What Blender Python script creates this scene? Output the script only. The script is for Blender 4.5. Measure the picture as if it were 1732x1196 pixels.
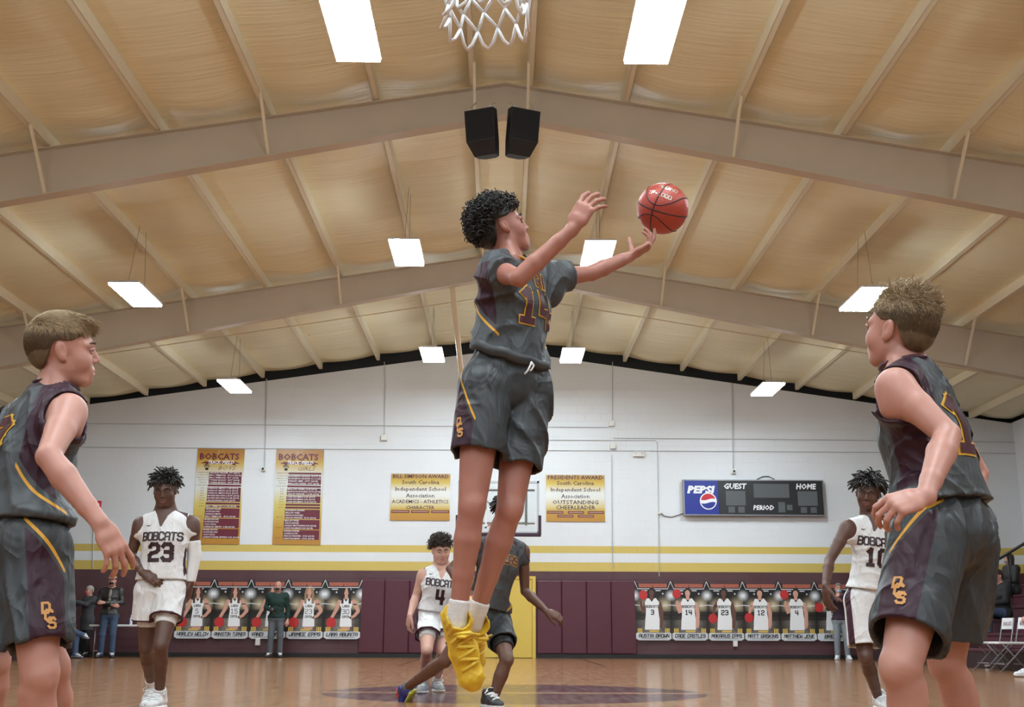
import bpy, bmesh, math, random
import numpy as np
from mathutils import Vector, Matrix
from mathutils.bvhtree import BVHTree
for o in list(bpy.data.objects): bpy.data.objects.remove(o)
SC = bpy.context.scene
COL = SC.collection
# ------------------------------------------------------------------ camera
FPX, PCX, PCY, CAMH = 1900.0, 866.0, 598.0, 0.545
_d = np.array([(849-PCX)/FPX, -(1073-PCY)/FPX, -1.0]); _d /= np.linalg.norm(_d)      # length direction of the hall seen by the camera
_x = np.array([1.0, -0.004, 0.0]); _x -= _x.dot(_d)*_d; _x /= np.linalg.norm(_x)
CR = np.stack([_x, _d, np.cross(_x, _d)], 1)                                           # world -> camera
CPOS = np.array([0.0, 0.0, CAMH])
cam = bpy.data.objects.new('camera', bpy.data.cameras.new('camera'))
COL.objects.link(cam)
cam.data.sensor_width = 36.0; cam.data.sensor_fit = 'HORIZONTAL'; cam.data.lens = FPX/1732*36
cam.data.clip_start = 0.05; cam.data.clip_end = 200
_m = Matrix([list(CR.T[i]) + [CPOS[i]] for i in range(3)] + [[0, 0, 0, 1]])
cam.matrix_world = _m
SC.camera = cam
# ------------------------------------------------------------------ world, exposure (closed hall: its lamps do the lighting)
w = bpy.data.worlds.new('world'); SC.world = w; w.use_nodes = True
w.node_tree.nodes['Background'].inputs[0].default_value = (0.9, 0.95, 1, 1)
w.node_tree.nodes['Background'].inputs[1].default_value = 0.15
SC.view_settings.view_transform = 'Standard'; SC.view_settings.look = 'None'
SC.view_settings.gamma = 1.0; SC.view_settings.use_curve_mapping = False
SC.view_settings.exposure = 0.0
LAMP = 95.0          # radiance of the ceiling panels
# ------------------------------------------------------------------ helpers
def ray(px, py): return CR.T @ np.array([(px-PCX)/FPX, -(py-PCY)/FPX, -1.0])
def at(px, py, Y):
    r = ray(px, py); return CPOS + r*(Y/r[1])
def V(*a): return np.array(a, float)
def unit(v): v = np.asarray(v, float); return v/(np.linalg.norm(v)+1e-12)

MATS = {}
def mat(name, color, rough=0.6, metal=0.0, bump=0.0, bscale=40.0, var=0.0, vscale=6.0, spec=0.5, emit=None, estr=0.0, coat=0.0, sss=0.0, stretch=(1, 1, 1), sheen=0.0):
    if name in MATS: return MATS[name]
    m = bpy.data.materials.new(name); m.use_nodes = True
    nt = m.node_tree; b = nt.nodes['Principled BSDF']
    c = tuple(color)+(1,)
    b.inputs['Base Color'].default_value = c; b.inputs['Roughness'].default_value = rough
    b.inputs['Metallic'].default_value = metal; b.inputs['Specular IOR Level'].default_value = spec
    if coat: b.inputs['Coat Weight'].default_value = coat; b.inputs['Coat Roughness'].default_value = 0.08
    if sss:
        b.inputs['Subsurface Weight'].default_value = sss; b.inputs['Subsurface Radius'].default_value = (0.012, 0.005, 0.003); b.inputs['Subsurface Scale'].default_value = 1.0
    if sheen: b.inputs['Sheen Weight'].default_value = sheen
    if emit: b.inputs['Emission Color'].default_value = tuple(emit)+(1,); b.inputs['Emission Strength'].default_value = estr
    if var or bump:
        tc = nt.nodes.new('ShaderNodeNewGeometry'); mp = nt.nodes.new('ShaderNodeMapping'); mp.inputs['Scale'].default_value = stretch
        nt.links.new(tc.outputs['Position'], mp.inputs[0])
    if var:
        n = nt.nodes.new('ShaderNodeTexNoise'); n.inputs['Scale'].default_value = vscale; n.inputs['Detail'].default_value = 4
        nt.links.new(mp.outputs[0], n.inputs['Vector'])
        mx = nt.nodes.new('ShaderNodeMix'); mx.data_type = 'RGBA'; mx.blend_type = 'MIX'
        mx.inputs[6].default_value = tuple(max(0, x*(1-var)) for x in color)+(1,); mx.inputs[7].default_value = tuple(min(1, x*(1+var)) for x in color)+(1,)
        nt.links.new(n.outputs['Fac'], mx.inputs[0]); nt.links.new(mx.outputs[2], b.inputs['Base Color'])
    if bump:
        n2 = nt.nodes.new('ShaderNodeTexNoise'); n2.inputs['Scale'].default_value = bscale; n2.inputs['Detail'].default_value = 3
        nt.links.new(mp.outputs[0], n2.inputs['Vector'])
        bp = nt.nodes.new('ShaderNodeBump'); bp.inputs['Strength'].default_value = bump; bp.inputs['Distance'].default_value = 0.01
        nt.links.new(n2.outputs['Fac'], bp.inputs['Height']); nt.links.new(bp.outputs[0], b.inputs['Normal'])
    MATS[name] = m
    return m
class NB:
    """tiny node-graph helper"""
    def __init__(s, m): s.m = m; s.nt = m.node_tree; s.b = s.nt.nodes['Principled BSDF']
    def n(s, t, **kw):
        x = s.nt.nodes.new(t)
        for k, v in kw.items(): setattr(x, k, v)
        return x
    def l(s, a, b): s.nt.links.new(a, b)
    def math(s, op, a, b=None, c=None, clamp=False):
        x = s.n('ShaderNodeMath', operation=op); x.use_clamp = clamp
        for i, v in enumerate((a, b, c)):
            if v is None: continue
            if isinstance(v, (int, float)): x.inputs[i].default_value = v
            else: s.l(v, x.inputs[i])
        return x.outputs[0]
    def mix(s, fac, a, b):
        x = s.n('ShaderNodeMix'); x.data_type = 'RGBA'
        for i, v in ((0, fac), (6, a), (7, b)):
            if isinstance(v, (int, float)): x.inputs[i].default_value = v
            elif isinstance(v, tuple): x.inputs[i].default_value = v+(1,) if len(v) == 3 else v
            else: s.l(v, x.inputs[i])
        return x.outputs[2]
    def pos(s):
        g = s.n('ShaderNodeNewGeometry'); sp = s.n('ShaderNodeSeparateXYZ'); s.l(g.outputs['Position'], sp.inputs[0]); return g.outputs['Position'], sp.outputs
    def obj(s):
        g = s.n('ShaderNodeTexCoord'); sp = s.n('ShaderNodeSeparateXYZ'); s.l(g.outputs['Object'], sp.inputs[0]); return g.outputs['Object'], sp.outputs
    def attr(s, name):
        a = s.n('ShaderNodeAttribute', attribute_name=name); return a.outputs['Fac']
    def noise(s, vec, scale, detail=3, rough=0.5):
        x = s.n('ShaderNodeTexNoise'); x.inputs['Scale'].default_value = scale; x.inputs['Detail'].default_value = detail; x.inputs['Roughness'].default_value = rough
        s.l(vec, x.inputs['Vector']); return x.outputs['Fac']
    def mapping(s, vec, scale):
        x = s.n('ShaderNodeMapping'); x.inputs['Scale'].default_value = scale; s.l(vec, x.inputs[0]); return x.outputs[0]
    def bump(s, h, strength=0.3, dist=0.01):
        x = s.n('ShaderNodeBump'); x.inputs['Strength'].default_value = strength; x.inputs['Distance'].default_value = dist
        s.l(h, x.inputs['Height']); s.l(x.outputs[0], s.b.inputs['Normal'])
    def base(s, c): s.l(c, s.b.inputs['Base Color'])
def newmat(name, rough=0.6, **kw):
    m = mat(name, (0.5, 0.5, 0.5), rough, **kw); return NB(m)

def tag(o, label=None, cat=None, group=None, kind=None):
    if label: o['label'] = label
    if cat: o['category'] = cat
    if group: o['group'] = group
    if kind: o['kind'] = kind
    return o
def empty(name, loc=(0, 0, 0), label=None, cat=None, group=None):
    o = bpy.data.objects.new(name, None); COL.objects.link(o); o.location = tuple(loc); o.empty_display_size = 0.1
    return tag(o, label, cat, group)
def link(name, me, m=None, parent=None, smooth=False):
    """link a mesh given in WORLD coordinates; the parent has no rotation, only a location"""
    o = bpy.data.objects.new(name, me); COL.objects.link(o)
    for x in (m if isinstance(m, (list, tuple)) else [m]):
        if x is not None and len(me.materials) < 32: me.materials.append(x)
    if smooth: me.polygons.foreach_set('use_smooth', np.ones(len(me.polygons), bool))
    if parent is not None:
        o.parent = parent
        p = parent; off = Vector((0, 0, 0))
        while p is not None: off += p.location; p = p.parent
        o.location = -off
    return o
def mesh_np(name, v, f, mi=None):
    """v (n,3), f list/array of equal or mixed polygons"""
    me = bpy.data.meshes.new(name)
    v = np.asarray(v, np.float32)
    if isinstance(f, np.ndarray):
        k = f.shape[1]; nf = len(f)
        me.vertices.add(len(v)); me.vertices.foreach_set('co', v.ravel())
        me.loops.add(nf*k); me.loops.foreach_set('vertex_index', f.astype(np.int32).ravel())
        me.polygons.add(nf); me.polygons.foreach_set('loop_start', np.arange(nf, dtype=np.int32)*k)
        me.update(calc_edges=True)
    else:
        me.from_pydata([tuple(map(float, p)) for p in v], [], [tuple(map(int, q)) for q in f]); me.update()
    if mi is not None: me.polygons.foreach_set('material_index', np.asarray(mi, np.int32))
    return me
class MB:
    """collects shapes, builds ONE mesh object"""
    def __init__(s): s.v = []; s.f = []; s.mi = []; s.m = 0
    def add(s, v, f):
        o = len(s.v); s.v += [tuple(map(float, p)) for p in v]; s.f += [tuple(i+o for i in q) for q in f]; s.mi += [s.m]*len(f); return s
    def box(s, x0, x1, y0, y1, z0, z1):
        v = [(x, y, z) for z in (z0, z1) for y in (y0, y1) for x in (x0, x1)]
        return s.add(v, [(0, 2, 3, 1), (4, 5, 7, 6), (0, 1, 5, 4), (2, 6, 7, 3), (0, 4, 6, 2), (1, 3, 7, 5)])
    def bbox(s, x0, x1, y0, y1, z0, z1, b=0.01):
        bm = bmesh.new(); bmesh.ops.create_cube(bm, size=1)
        for q in bm.verts: q.co = Vector(((x0+x1)/2+q.co.x*(x1-x0), (y0+y1)/2+q.co.y*(y1-y0), (z0+z1)/2+q.co.z*(z1-z0)))
        bmesh.ops.bevel(bm, geom=bm.edges[:], offset=b, segments=2, affect='EDGES', profile=0.5)
        bm.verts.index_update(); s.add([q.co[:] for q in bm.verts], [[q.index for q in f.verts] for f in bm.faces]); bm.free(); return s
    def obox(s, c, ax, ay, az, hx, hy, hz):
        c = np.asarray(c, float); ax, ay, az = unit(ax)*hx, unit(ay)*hy, unit(az)*hz
        v = [c+i*ax+j*ay+k*az for k in (-1, 1) for j in (-1, 1) for i in (-1, 1)]
        return s.add(v, [(0, 2, 3, 1), (4, 5, 7, 6), (0, 1, 5, 4), (2, 6, 7, 3), (0, 4, 6, 2), (1, 3, 7, 5)])
    def bar(s, a, b, w, h, up=(0, 0, 1)):
        a = np.asarray(a, float); b = np.asarray(b, float); d = unit(b-a); up = np.asarray(up, float)
        if abs(d@unit(up)) > 0.98: up = np.array([1.0, 0, 0])
        x = unit(np.cross(d, up)); y = np.cross(x, d)
        return s.obox((a+b)/2, x, d, y, w/2, np.linalg.norm(b-a)/2, h/2)
    def tube(s, pts, r, n=8, cap=True):
        pts = [np.asarray(p, float) for p in pts]; k = len(pts); rr = r if isinstance(r, (list, tuple, np.ndarray)) else [r]*k
        o = []; x = None
        for i, p in enumerate(pts):
            d = unit(pts[min(i+1, k-1)]-pts[max(i-1, 0)])
            if x is None: x = np.cross(d, (0, 0, 1) if abs(d[2]) < 0.9 else (1, 0, 0))
            x = unit(x-d*(x@d)); y = np.cross(d, x)
            o += [p+rr[i]*(math.cos(t)*x+math.sin(t)*y) for t in np.arange(n)*2*math.pi/n]
        f = [(i*n+j, i*n+(j+1) % n, (i+1)*n+(j+1) % n, (i+1)*n+j) for i in range(k-1) for j in range(n)]
        if cap: f += [tuple(range(n))[::-1], tuple((k-1)*n+j for j in range(n))]
        return s.add(o, f)
    def lathe(s, c, prof, n=24, axis=(0, 0, 1)):
        az = unit(axis); ax = unit(np.cross(az, (0, 1, 0) if abs(az[1]) < 0.9 else (1, 0, 0))); ay = np.cross(az, ax); c = np.asarray(c, float)
        v = [c+az*z+r*(math.cos(t)*ax+math.sin(t)*ay) for (r, z) in prof for t in np.arange(n)*2*math.pi/n]
        f = [(i*n+j, i*n+(j+1) % n, (i+1)*n+(j+1) % n, (i+1)*n+j) for i in range(len(prof)-1) for j in range(n)]
        f += [tuple(range(n))[::-1], tuple((len(prof)-1)*n+j for j in range(n))]
        return s.add(v, f)
    def prism(s, poly, ex, ey, ez, o, t):
        """2-D polygon (counter-clockwise) in the plane (ex,ey) at o, extruded by t along ez"""
        o, ex, ey, ez = (np.asarray(q, float) for q in (o, ex, ey, ez)); n = len(poly)
        v = [o+x*ex+y*ey for x, y in poly]+[o+x*ex+y*ey+t*ez for x, y in poly]
        return s.add(v, [tuple(range(n))[::-1], tuple(range(n, 2*n))]+[(i, (i+1) % n, n+(i+1) % n, n+i) for i in range(n)])
    def build(s, name, m=None, parent=None, smooth=False):
        me = bpy.data.meshes.new(name); me.from_pydata(s.v, [], s.f); me.update()
        if any(s.mi): me.polygons.foreach_set('material_index', s.mi)
        o = link(name, me, m, parent, smooth)
        if name.endswith(('lettering', '_print', 'screw')): o['kind'] = 'stuff'
        return o
def struct(o): o['kind'] = 'structure'; return o
def share(name, o, loc, parent=None):
    """a copy that shares o's mesh"""
    c = bpy.data.objects.new(name, o.data); COL.objects.link(c); c.location = loc; c.parent = parent; return c
# stroke letters on a 4 x 6 grid
GL = {'A': [[(0, 0), (0, 5), (1, 6), (3, 6), (4, 5), (4, 0)], [(0, 2.6), (4, 2.6)]], 'B': [[(0, 0), (0, 6), (3.2, 6), (4, 5.2), (4, 3.8), (3.4, 3.1), (4, 2.4), (4, .8), (3.2, 0), (0, 0)], [(0, 3.1), (3.4, 3.1)]],
 'C': [[(4, 4.8), (4, 5.2), (3.2, 6), (.8, 6), (0, 5.2), (0, .8), (.8, 0), (3.2, 0), (4, .8), (4, 1.2)]], 'D': [[(0, 0), (0, 6), (3, 6), (4, 5), (4, 1), (3, 0), (0, 0)]], 'E': [[(4, 6), (0, 6), (0, 0), (4, 0)], [(0, 3), (3, 3)]],
 'F': [[(4, 6), (0, 6), (0, 0)], [(0, 3), (3, 3)]], 'G': [[(4, 4.8), (4, 5.2), (3.2, 6), (.8, 6), (0, 5.2), (0, .8), (.8, 0), (3.2, 0), (4, .8), (4, 2.8), (2.2, 2.8)]], 'H': [[(0, 0), (0, 6)], [(4, 0), (4, 6)], [(0, 3), (4, 3)]],
 'I': [[(2, 0), (2, 6)]], 'J': [[(4, 6), (4, .8), (3.2, 0), (.8, 0), (0, .8), (0, 1.6)]], 'K': [[(0, 0), (0, 6)], [(4, 6), (.3, 3), (4, 0)]], 'L': [[(0, 6), (0, 0), (4, 0)]], 'M': [[(0, 0), (0, 6), (2, 3), (4, 6), (4, 0)]],
 'N': [[(0, 0), (0, 6), (4, 0), (4, 6)]], 'O': [[(0, .8), (0, 5.2), (.8, 6), (3.2, 6), (4, 5.2), (4, .8), (3.2, 0), (.8, 0), (0, .8)]], 'P': [[(0, 0), (0, 6), (3.2, 6), (4, 5.2), (4, 3.4), (3.2, 2.6), (0, 2.6)]],
 'Q': [[(0, .8), (0, 5.2), (.8, 6), (3.2, 6), (4, 5.2), (4, .8), (3.2, 0), (.8, 0), (0, .8)], [(2.5, 1.5), (4, 0)]], 'R': [[(0, 0), (0, 6), (3.2, 6), (4, 5.2), (4, 3.6), (3.2, 2.8), (0, 2.8)], [(2, 2.8), (4, 0)]],
 'S': [[(4, 5), (3.2, 6), (.8, 6), (0, 5.2), (0, 3.8), (.8, 3.1), (3.2, 3.1), (4, 2.3), (4, .8), (3.2, 0), (.8, 0), (0, 1)]], 'T': [[(0, 6), (4, 6)], [(2, 6), (2, 0)]], 'U': [[(0, 6), (0, .8), (.8, 0), (3.2, 0), (4, .8), (4, 6)]],
 'V': [[(0, 6), (2, 0), (4, 6)]], 'W': [[(0, 6), (0, 0), (2, 2.6), (4, 0), (4, 6)]], 'X': [[(0, 0), (4, 6)], [(0, 6), (4, 0)]], 'Y': [[(0, 6), (0, 4), (1, 3), (4, 3)], [(4, 6), (4, .8), (3.2, 0), (.5, 0)]], 'Z': [[(0, 6), (4, 6), (0, 0), (4, 0)]],
 '0': [[(0, .8), (0, 5.2), (.8, 6), (3.2, 6), (4, 5.2), (4, .8), (3.2, 0), (.8, 0), (0, .8)]], '1': [[(.8, 5), (2, 6), (2, 0)], [(.8, 0), (3.2, 0)]], '2': [[(0, 5), (0, 5.2), (.8, 6), (3.2, 6), (4, 5.2), (4, 3.8), (3.2, 3.1), (.8, 2.6), (0, 1.8), (0, 0), (4, 0)]],
 '3': [[(0, 5.2), (.8, 6), (3.2, 6), (4, 5.2), (4, 3.8), (3.2, 3.1), (1.2, 3.1)], [(3.2, 3.1), (4, 2.4), (4, .8), (3.2, 0), (.8, 0), (0, .8)]], '4': [[(0, 6), (0, 2.4), (4, 2.4)], [(3.2, 6), (3.2, 0)]], '5': [[(4, 6), (0, 6), (0, 3.4), (3.2, 3.4), (4, 2.6), (4, .8), (3.2, 0), (.8, 0), (0, .8)]],
 '9': [[(4, 3), (.8, 3), (0, 3.8), (0, 5.2), (.8, 6), (3.2, 6), (4, 5.2), (4, .8), (3.2, 0), (0.5, 0)]], '-': [[(1, 3), (3, 3)]], ' ': []}
def strokes(text, h, wr=0.62, gap=0.30, shear=0.0, center=True):
    """polylines of a word in metres; h = letter height, wr = width/height"""
    W = h*wr; out = []; x = 0
    for ch in text:
        ww = W*(0.25 if ch == 'I' else 0.6 if ch == ' ' else 1)
        for pl in GL.get(ch, []): out.append([(x+ww*(px/4 if ch != 'I' else .5)+shear*h*py/6, h*py/6) for px, py in pl])
        x += ww+h*gap
    x -= h*gap
    if center: out = [[(a-x/2, b) for a, b in pl] for pl in out]
    return out
def char_strokes(text, h, wr=0.62, gap=0.30):
    W = h*wr; x = 0; out = []
    for ch in text: out.append([[(x+W*px/4, h*py/6) for px, py in pl] for pl in GL[ch]]); x += W+h*gap
    x -= h*gap
    return [[[(a-x/2, b) for a, b in pl] for pl in c] for c in out]
def stroke_quads(pls, wd, step=None):
    """thick polylines as 2-D quads (with square ends); step cuts long runs for draping"""
    Q = []
    for pl in pls:
        for (ax, ay), (bx, by) in zip(pl[:-1], pl[1:]):
            L = math.hypot(bx-ax, by-ay)
            if L < 1e-6: continue
            dx, dy = (bx-ax)/L, (by-ay)/L; nx, ny = -dy*wd/2, dx*wd/2; e = wd*0.42
            ax2, ay2, L2 = ax-dx*e, ay-dy*e, L+2*e
            n = max(1, int(math.ceil(L2/step))) if step else 1
            for i in range(n):
                t0, t1 = L2*i/n, L2*(i+1)/n
                Q.append([(ax2+dx*t0-nx, ay2+dy*t0-ny), (ax2+dx*t1-nx, ay2+dy*t1-ny), (ax2+dx*t1+nx, ay2+dy*t1+ny), (ax2+dx*t0+nx, ay2+dy*t0+ny)])
    return Q
def flat_text(mb, text, h, wd, o, ex, ey, off=0.0, **kw):
    """stroke lettering on a plane into a MB; off lifts it along ex x ey"""
    o = np.asarray(o, float); ex = np.asarray(ex, float); ey = np.asarray(ey, float); nz = np.cross(ex, ey)
    for q in stroke_quads(strokes(text, h, **kw), wd): mb.add([o+x*ex+y*ey+off*nz for x, y in q], [(0, 1, 2, 3)])
def font_text(mb, text, h, o, ex, ey, width=None, bold=0.0, shear=0.0, off=0.0):
    """font lettering; centred on o, optionally fitted to a width"""
    cu = bpy.data.curves.new('t', 'FONT'); cu.body = text; cu.size = 1; cu.resolution_u = 1; cu.align_x = 'CENTER'; cu.offset = bold; cu.shear = shear; cu.fill_mode = 'FRONT'
    ob = bpy.data.objects.new('t', cu); me = ob.to_mesh()
    v = np.array([p.co[:] for p in me.vertices]); f = [tuple(p.vertices) for p in me.polygons]
    ob.to_mesh_clear(); bpy.data.objects.remove(ob); bpy.data.curves.remove(cu)
    if len(v) == 0: return
    s = h/0.72; sx = s
    if width: sx = width/(v[:, 0].max()-v[:, 0].min())
    o = np.asarray(o, float); ex = np.asarray(ex, float); ey = np.asarray(ey, float); nz = np.cross(ex, ey)
    mb.add([o+p[0]*sx*ex+p[1]*s*ey+off*nz for p in v], f)
# ================================================================== THE HALL
WY, HX, NY = 27.5, 12.7, -4.0                     # back wall, half width, wall behind the camera
PURZ, RSL = 7.72, 0.163                           # underside of the purlins at the ridge, roof slope
def purz(x): return PURZ-RSL*abs(x+0.05)
FR = [0.0, 6.9, 13.8, 20.7]                       # rafter lines
white_paint = (0.74, 0.76, 0.78)
gold = (0.62, 0.46, 0.10); maroon = (0.065, 0.012, 0.022)
# wall paint: white block above, two gold bands, maroon below
b = newmat('painted_block', 0.45)
P, S = b.pos()
c = b.mix(b.math('GREATER_THAN', S[2], 2.02), maroon, gold)
c = b.mix(b.math('GREATER_THAN', S[2], 2.235), c, white_paint)
c = b.mix(b.math('GREATER_THAN', S[2], 2.455), c, gold)
c = b.mix(b.math('GREATER_THAN', S[2], 2.625), c, white_paint)
nz = b.noise(P, 1.3, 4); c2 = b.mix(b.math('MULTIPLY', nz, 0.16), c, (0.35, 0.33, 0.3)); b.base(c2)
b.bump(b.noise(P, 60, 3), 0.15, 0.004)
M_wall = b.m
# floor: varnished maple strips along the hall, maroon centre circle cut by the half-way line, thin black court lines
b = newmat('varnished_maple', 0.2)
P, S = b.pos()
br = b.n('ShaderNodeTexBrick'); br.inputs['Scale'].default_value = 1.0
mp = b.n('ShaderNodeMapping'); mp.inputs['Rotation'].default_value = (0, 0, math.pi/2); b.l(P, mp.inputs[0]); b.l(mp.outputs[0], br.inputs['Vector'])
br.inputs['Brick Width'].default_value = 1.1; br.inputs['Row Height'].default_value = 0.057; br.inputs['Mortar Size'].default_value = 0.0012
br.inputs['Color1'].default_value = (0.40, 0.20, 0.085, 1); br.inputs['Color2'].default_value = (0.30, 0.14, 0.056, 1); br.inputs['Mortar'].default_value = (0.10, 0.05, 0.02, 1); br.inputs['Bias'].default_value = -0.1
gr = b.noise(b.mapping(P, (40, 2.5, 1)), 3, 4)
wood = b.mix(b.math('MULTIPLY', gr, 0.45), br.outputs['Color'], (0.20, 0.085, 0.035))
big = b.noise(b.mapping(P, (0.5, 0.2, 1)), 1.5, 3)
wood = b.mix(b.math('MULTIPLY', big, 0.25), wood, (0.36, 0.185, 0.085))
dx = b.math('SUBTRACT', S[0], 0.12); dy = b.math('SUBTRACT', S[1], 11.25)
r = b.math('SQRT', b.math('ADD', b.math('MULTIPLY', dx, dx), b.math('MULTIPLY', dy, dy)))
disc = b.math('MULTIPLY', b.math('LESS_THAN', r, 1.83), b.math('GREATER_THAN', b.math('ABSOLUTE', dy), 0.13))
c = b.mix(disc, wood, (0.05, 0.006, 0.02))
def ring(x0, y0, rad, wd):
    ex = b.math('SUBTRACT', S[0], x0); ey = b.math('SUBTRACT', S[1], y0)
    q = b.math('SQRT', b.math('ADD', b.math('MULTIPLY', ex, ex), b.math('MULTIPLY', ey, ey)))
    return b.math('LESS_THAN', b.math('ABSOLUTE', b.math('SUBTRACT', q, rad)), wd)
def band(o, a, wd): return b.math('LESS_THAN', b.math('ABSOLUTE', b.math('SUBTRACT', o, a)), wd)
line = b.math('MAXIMUM', ring(0, 25.2, 6.02, 0.025), b.math('MULTIPLY', band(b.math('ABSOLUTE', S[0]), 1.83, 0.025), b.math('GREATER_THAN', S[1], 20.8)))
line = b.math('MAXIMUM', line, b.math('MULTIPLY', ring(0, 20.8, 1.83, 0.025), b.math('LESS_THAN', S[1], 20.8)))
line = b.math('MAXIMUM', line, band(S[1], 26.5, 0.025)); line = b.math('MAXIMUM', line, band(b.math('ABSOLUTE', S[0]), 7.6, 0.025))
c = b.mix(line, c, (0.03, 0.02, 0.02)); b.base(c)
rg = b.math('ADD', b.math('MULTIPLY', b.noise(b.mapping(P, (6, 0.8, 1)), 2, 4), 0.17), 0.075); b.l(rg, b.b.inputs['Roughness'])
b.b.inputs['Specular IOR Level'].default_value = 0.42
b.bump(b.noise(b.mapping(P, (18, 0.6, 1)), 1.2, 2), 0.02, 0.02)
M_floor = b.m
struct(MB().box(-HX, HX, NY, WY+0.3, -0.15, 0).build('floor', M_floor))
# ---- back wall of painted concrete block
def walltop(x): return 7.52-0.143*abs(x+0.05)
wall = MB(); xs = np.linspace(-HX, HX, 53)
prof = [(x, walltop(x)) for x in xs]
wall.prism([(-HX, 0), (HX, 0)]+prof[::-1], (1, 0, 0), (0, 0, 1), (0, 1, 0), (0, WY+0.003, 0), 0.25)
wall_back = struct(wall.build('wall_back', M_wall))
BW, BH = 0.4064, 0.2032
blk = None; cells = []
for r_ in range(int(7.5/BH)+1):
    for q in range(-32, 33):
        x0 = q*BW+(BW/2 if r_ % 2 else 0); z0 = r_*BH
        if x0 < -HX or x0+BW > HX or z0+BH > min(walltop(x0), walltop(x0+BW)): continue
        cells.append((x0, z0))
def key(cz): return abs(cz[0])/1.6+abs(cz[1]-3.9)*(1.0 if cz[1] > 2.4 else 9)
cells.sort(key=key)
proto = MB()
hw, hh, bv = BW/2-0.002, BH/2-0.002, 0.002
proto.add([(-hw, .003, -hh), (hw, .003, -hh), (hw, .003, hh), (-hw, .003, hh), (-hw+bv, 0, -hh+bv), (hw-bv, 0, -hh+bv), (hw-bv, 0, hh-bv), (-hw+bv, 0, hh-bv)],
          [(4, 5, 6, 7), (0, 1, 5, 4), (1, 2, 6, 5), (2, 3, 7, 6), (3, 0, 4, 7)])
rest = MB()
for i, (x0, z0) in enumerate(cells):
    c0 = (x0+BW/2, WY, z0+BH/2)
    if i == 0: blk = proto.build('block', M_wall, wall_back); blk.location = c0
    elif i < 300: share('block', blk, c0, wall_back)
    else: rest.add([(p[0]+c0[0], p[1]+c0[1], p[2]+c0[2]) for p in proto.v], proto.f)
rest.build('block_field', M_wall, wall_back)['kind'] = 'stuff'
# ---- other walls
M_side = mat('side_wall_paint', white_paint, 0.5, bump=0.1, bscale=30)
struct(MB().box(-HX-0.2, -HX, NY, WY+.4, 0, 5.72).build('wall_left', M_wall))
struct(MB().box(HX, HX+0.2, NY, WY+.4, 0, 5.72).build('wall_right', M_wall))
struct(MB().box(-HX, HX, NY-0.2, NY, 0, 8.3).build('wall_front', M_wall))
# dark gap between wall top and roof
M_dark = mat('dark_steel', (0.022, 0.022, 0.02), 0.7)
g = MB()
for s in (-1, 1): g.prism([(0, 7.4), (s*(HX+.2), 7.4-0.143*(HX+.2)), (s*(HX+.2), purz(HX+.2)+0.35), (0, purz(0)+0.35)][::s], (1, 0, 0), (0, 0, 1), (0, 1, 0), (0, WY+0.27, 0), 0.05)
for s in (-1, 1): g.box(min(s*(HX+.18), s*(HX+.3)), max(s*(HX+.18), s*(HX+.3)), NY, WY+.5, 5.4, 6.4)
struct(g.build('trim_1', M_dark))
M_black = mat('black_vinyl_base', (0.012, 0.011, 0.012), 0.5)
struct(MB().box(-HX, -1.06, WY-0.03, WY, 0, 0.10).box(0.82, HX, WY-0.03, WY, 0, 0.10).build('baseboard_back', M_black))
# ---- ceiling: roof deck, purlins, insulation blanket, rafters, flange braces
M_beige = mat('beige_steel_paint', (0.76, 0.68, 0.50), 0.5, bump=0.05, bscale=60, var=0.05)
b = newmat('vinyl_insulation', 0.38)
P, S = b.pos()
n1 = b.noise(b.mapping(P, (0.25, 3.0, 1)), 1.4, 4); n2 = b.noise(b.mapping(P, (0.8, 14, 1)), 1.2, 3)
c = b.mix(n1, (0.78, 0.695, 0.45), (0.86, 0.80, 0.575)); b.base(c)
b.bump(b.math('ADD', n1, b.math('MULTIPLY', n2, 0.45)), 0.55, 0.05)
M_ins = b.m
deck = MB()
for s in (-1, 1): deck.add([(0, NY, PURZ+0.42), (s*(HX+.4), NY, purz(HX+.4)+0.42), (s*(HX+.4), WY+.4, purz(HX+.4)+0.42), (0, WY+.4, PURZ+0.42)], [(0, 1, 2, 3)[::s]])
ceiling = struct(deck.build('ceiling', M_ins))
PX = [0.30]+[1.58+1.435*i for i in range(8)]
PXS = sorted([-x-0.1 for x in PX]+[x for x in PX])
ends = [NY]+FR+[WY]
M_seam = mat('dark_brown_seam', (0.10, 0.065, 0.03), 0.8)  # dark brown seam line along one side of each purlin
M_screw = mat('screw_heads', (0.18, 0.15, 0.12), 0.5)
for x in PXS:
    z = purz(x); s = 1 if x > 0 else -1
    pb = MB(); y0, y1 = NY, WY-0.01
    # zed section: bottom flange towards the eave, web, top flange
    pb.box(min(x, x+s*.075), max(x, x+s*.075), y0, y1, z, z+.006).box(x-.004, x+.004, y0, y1, z, z+.215)
    pb.box(min(x-s*.085, x), max(x-s*.085, x), y0, y1, z+.205, z+.215).box(x+s*.071, x+s*.077, y0, y1, z, z+.028)
    po = pb.build('purlin', M_beige, ceiling)
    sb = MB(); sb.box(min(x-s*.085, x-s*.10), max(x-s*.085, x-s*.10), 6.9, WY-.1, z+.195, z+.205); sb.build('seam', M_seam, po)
    sc = MB()
    for yy in np.arange(7.2, 27, .52):
        for d in (-.03, .03): sc.box(x-s*.05-.006, x-s*.05+.006, yy+d-.006, yy+d+.006, z+.193, z+.206)
    sc.build('screw', M_screw, po)
rng = np.random.RandomState(5)
edges_x = [-HX]+PXS+[HX]
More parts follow.
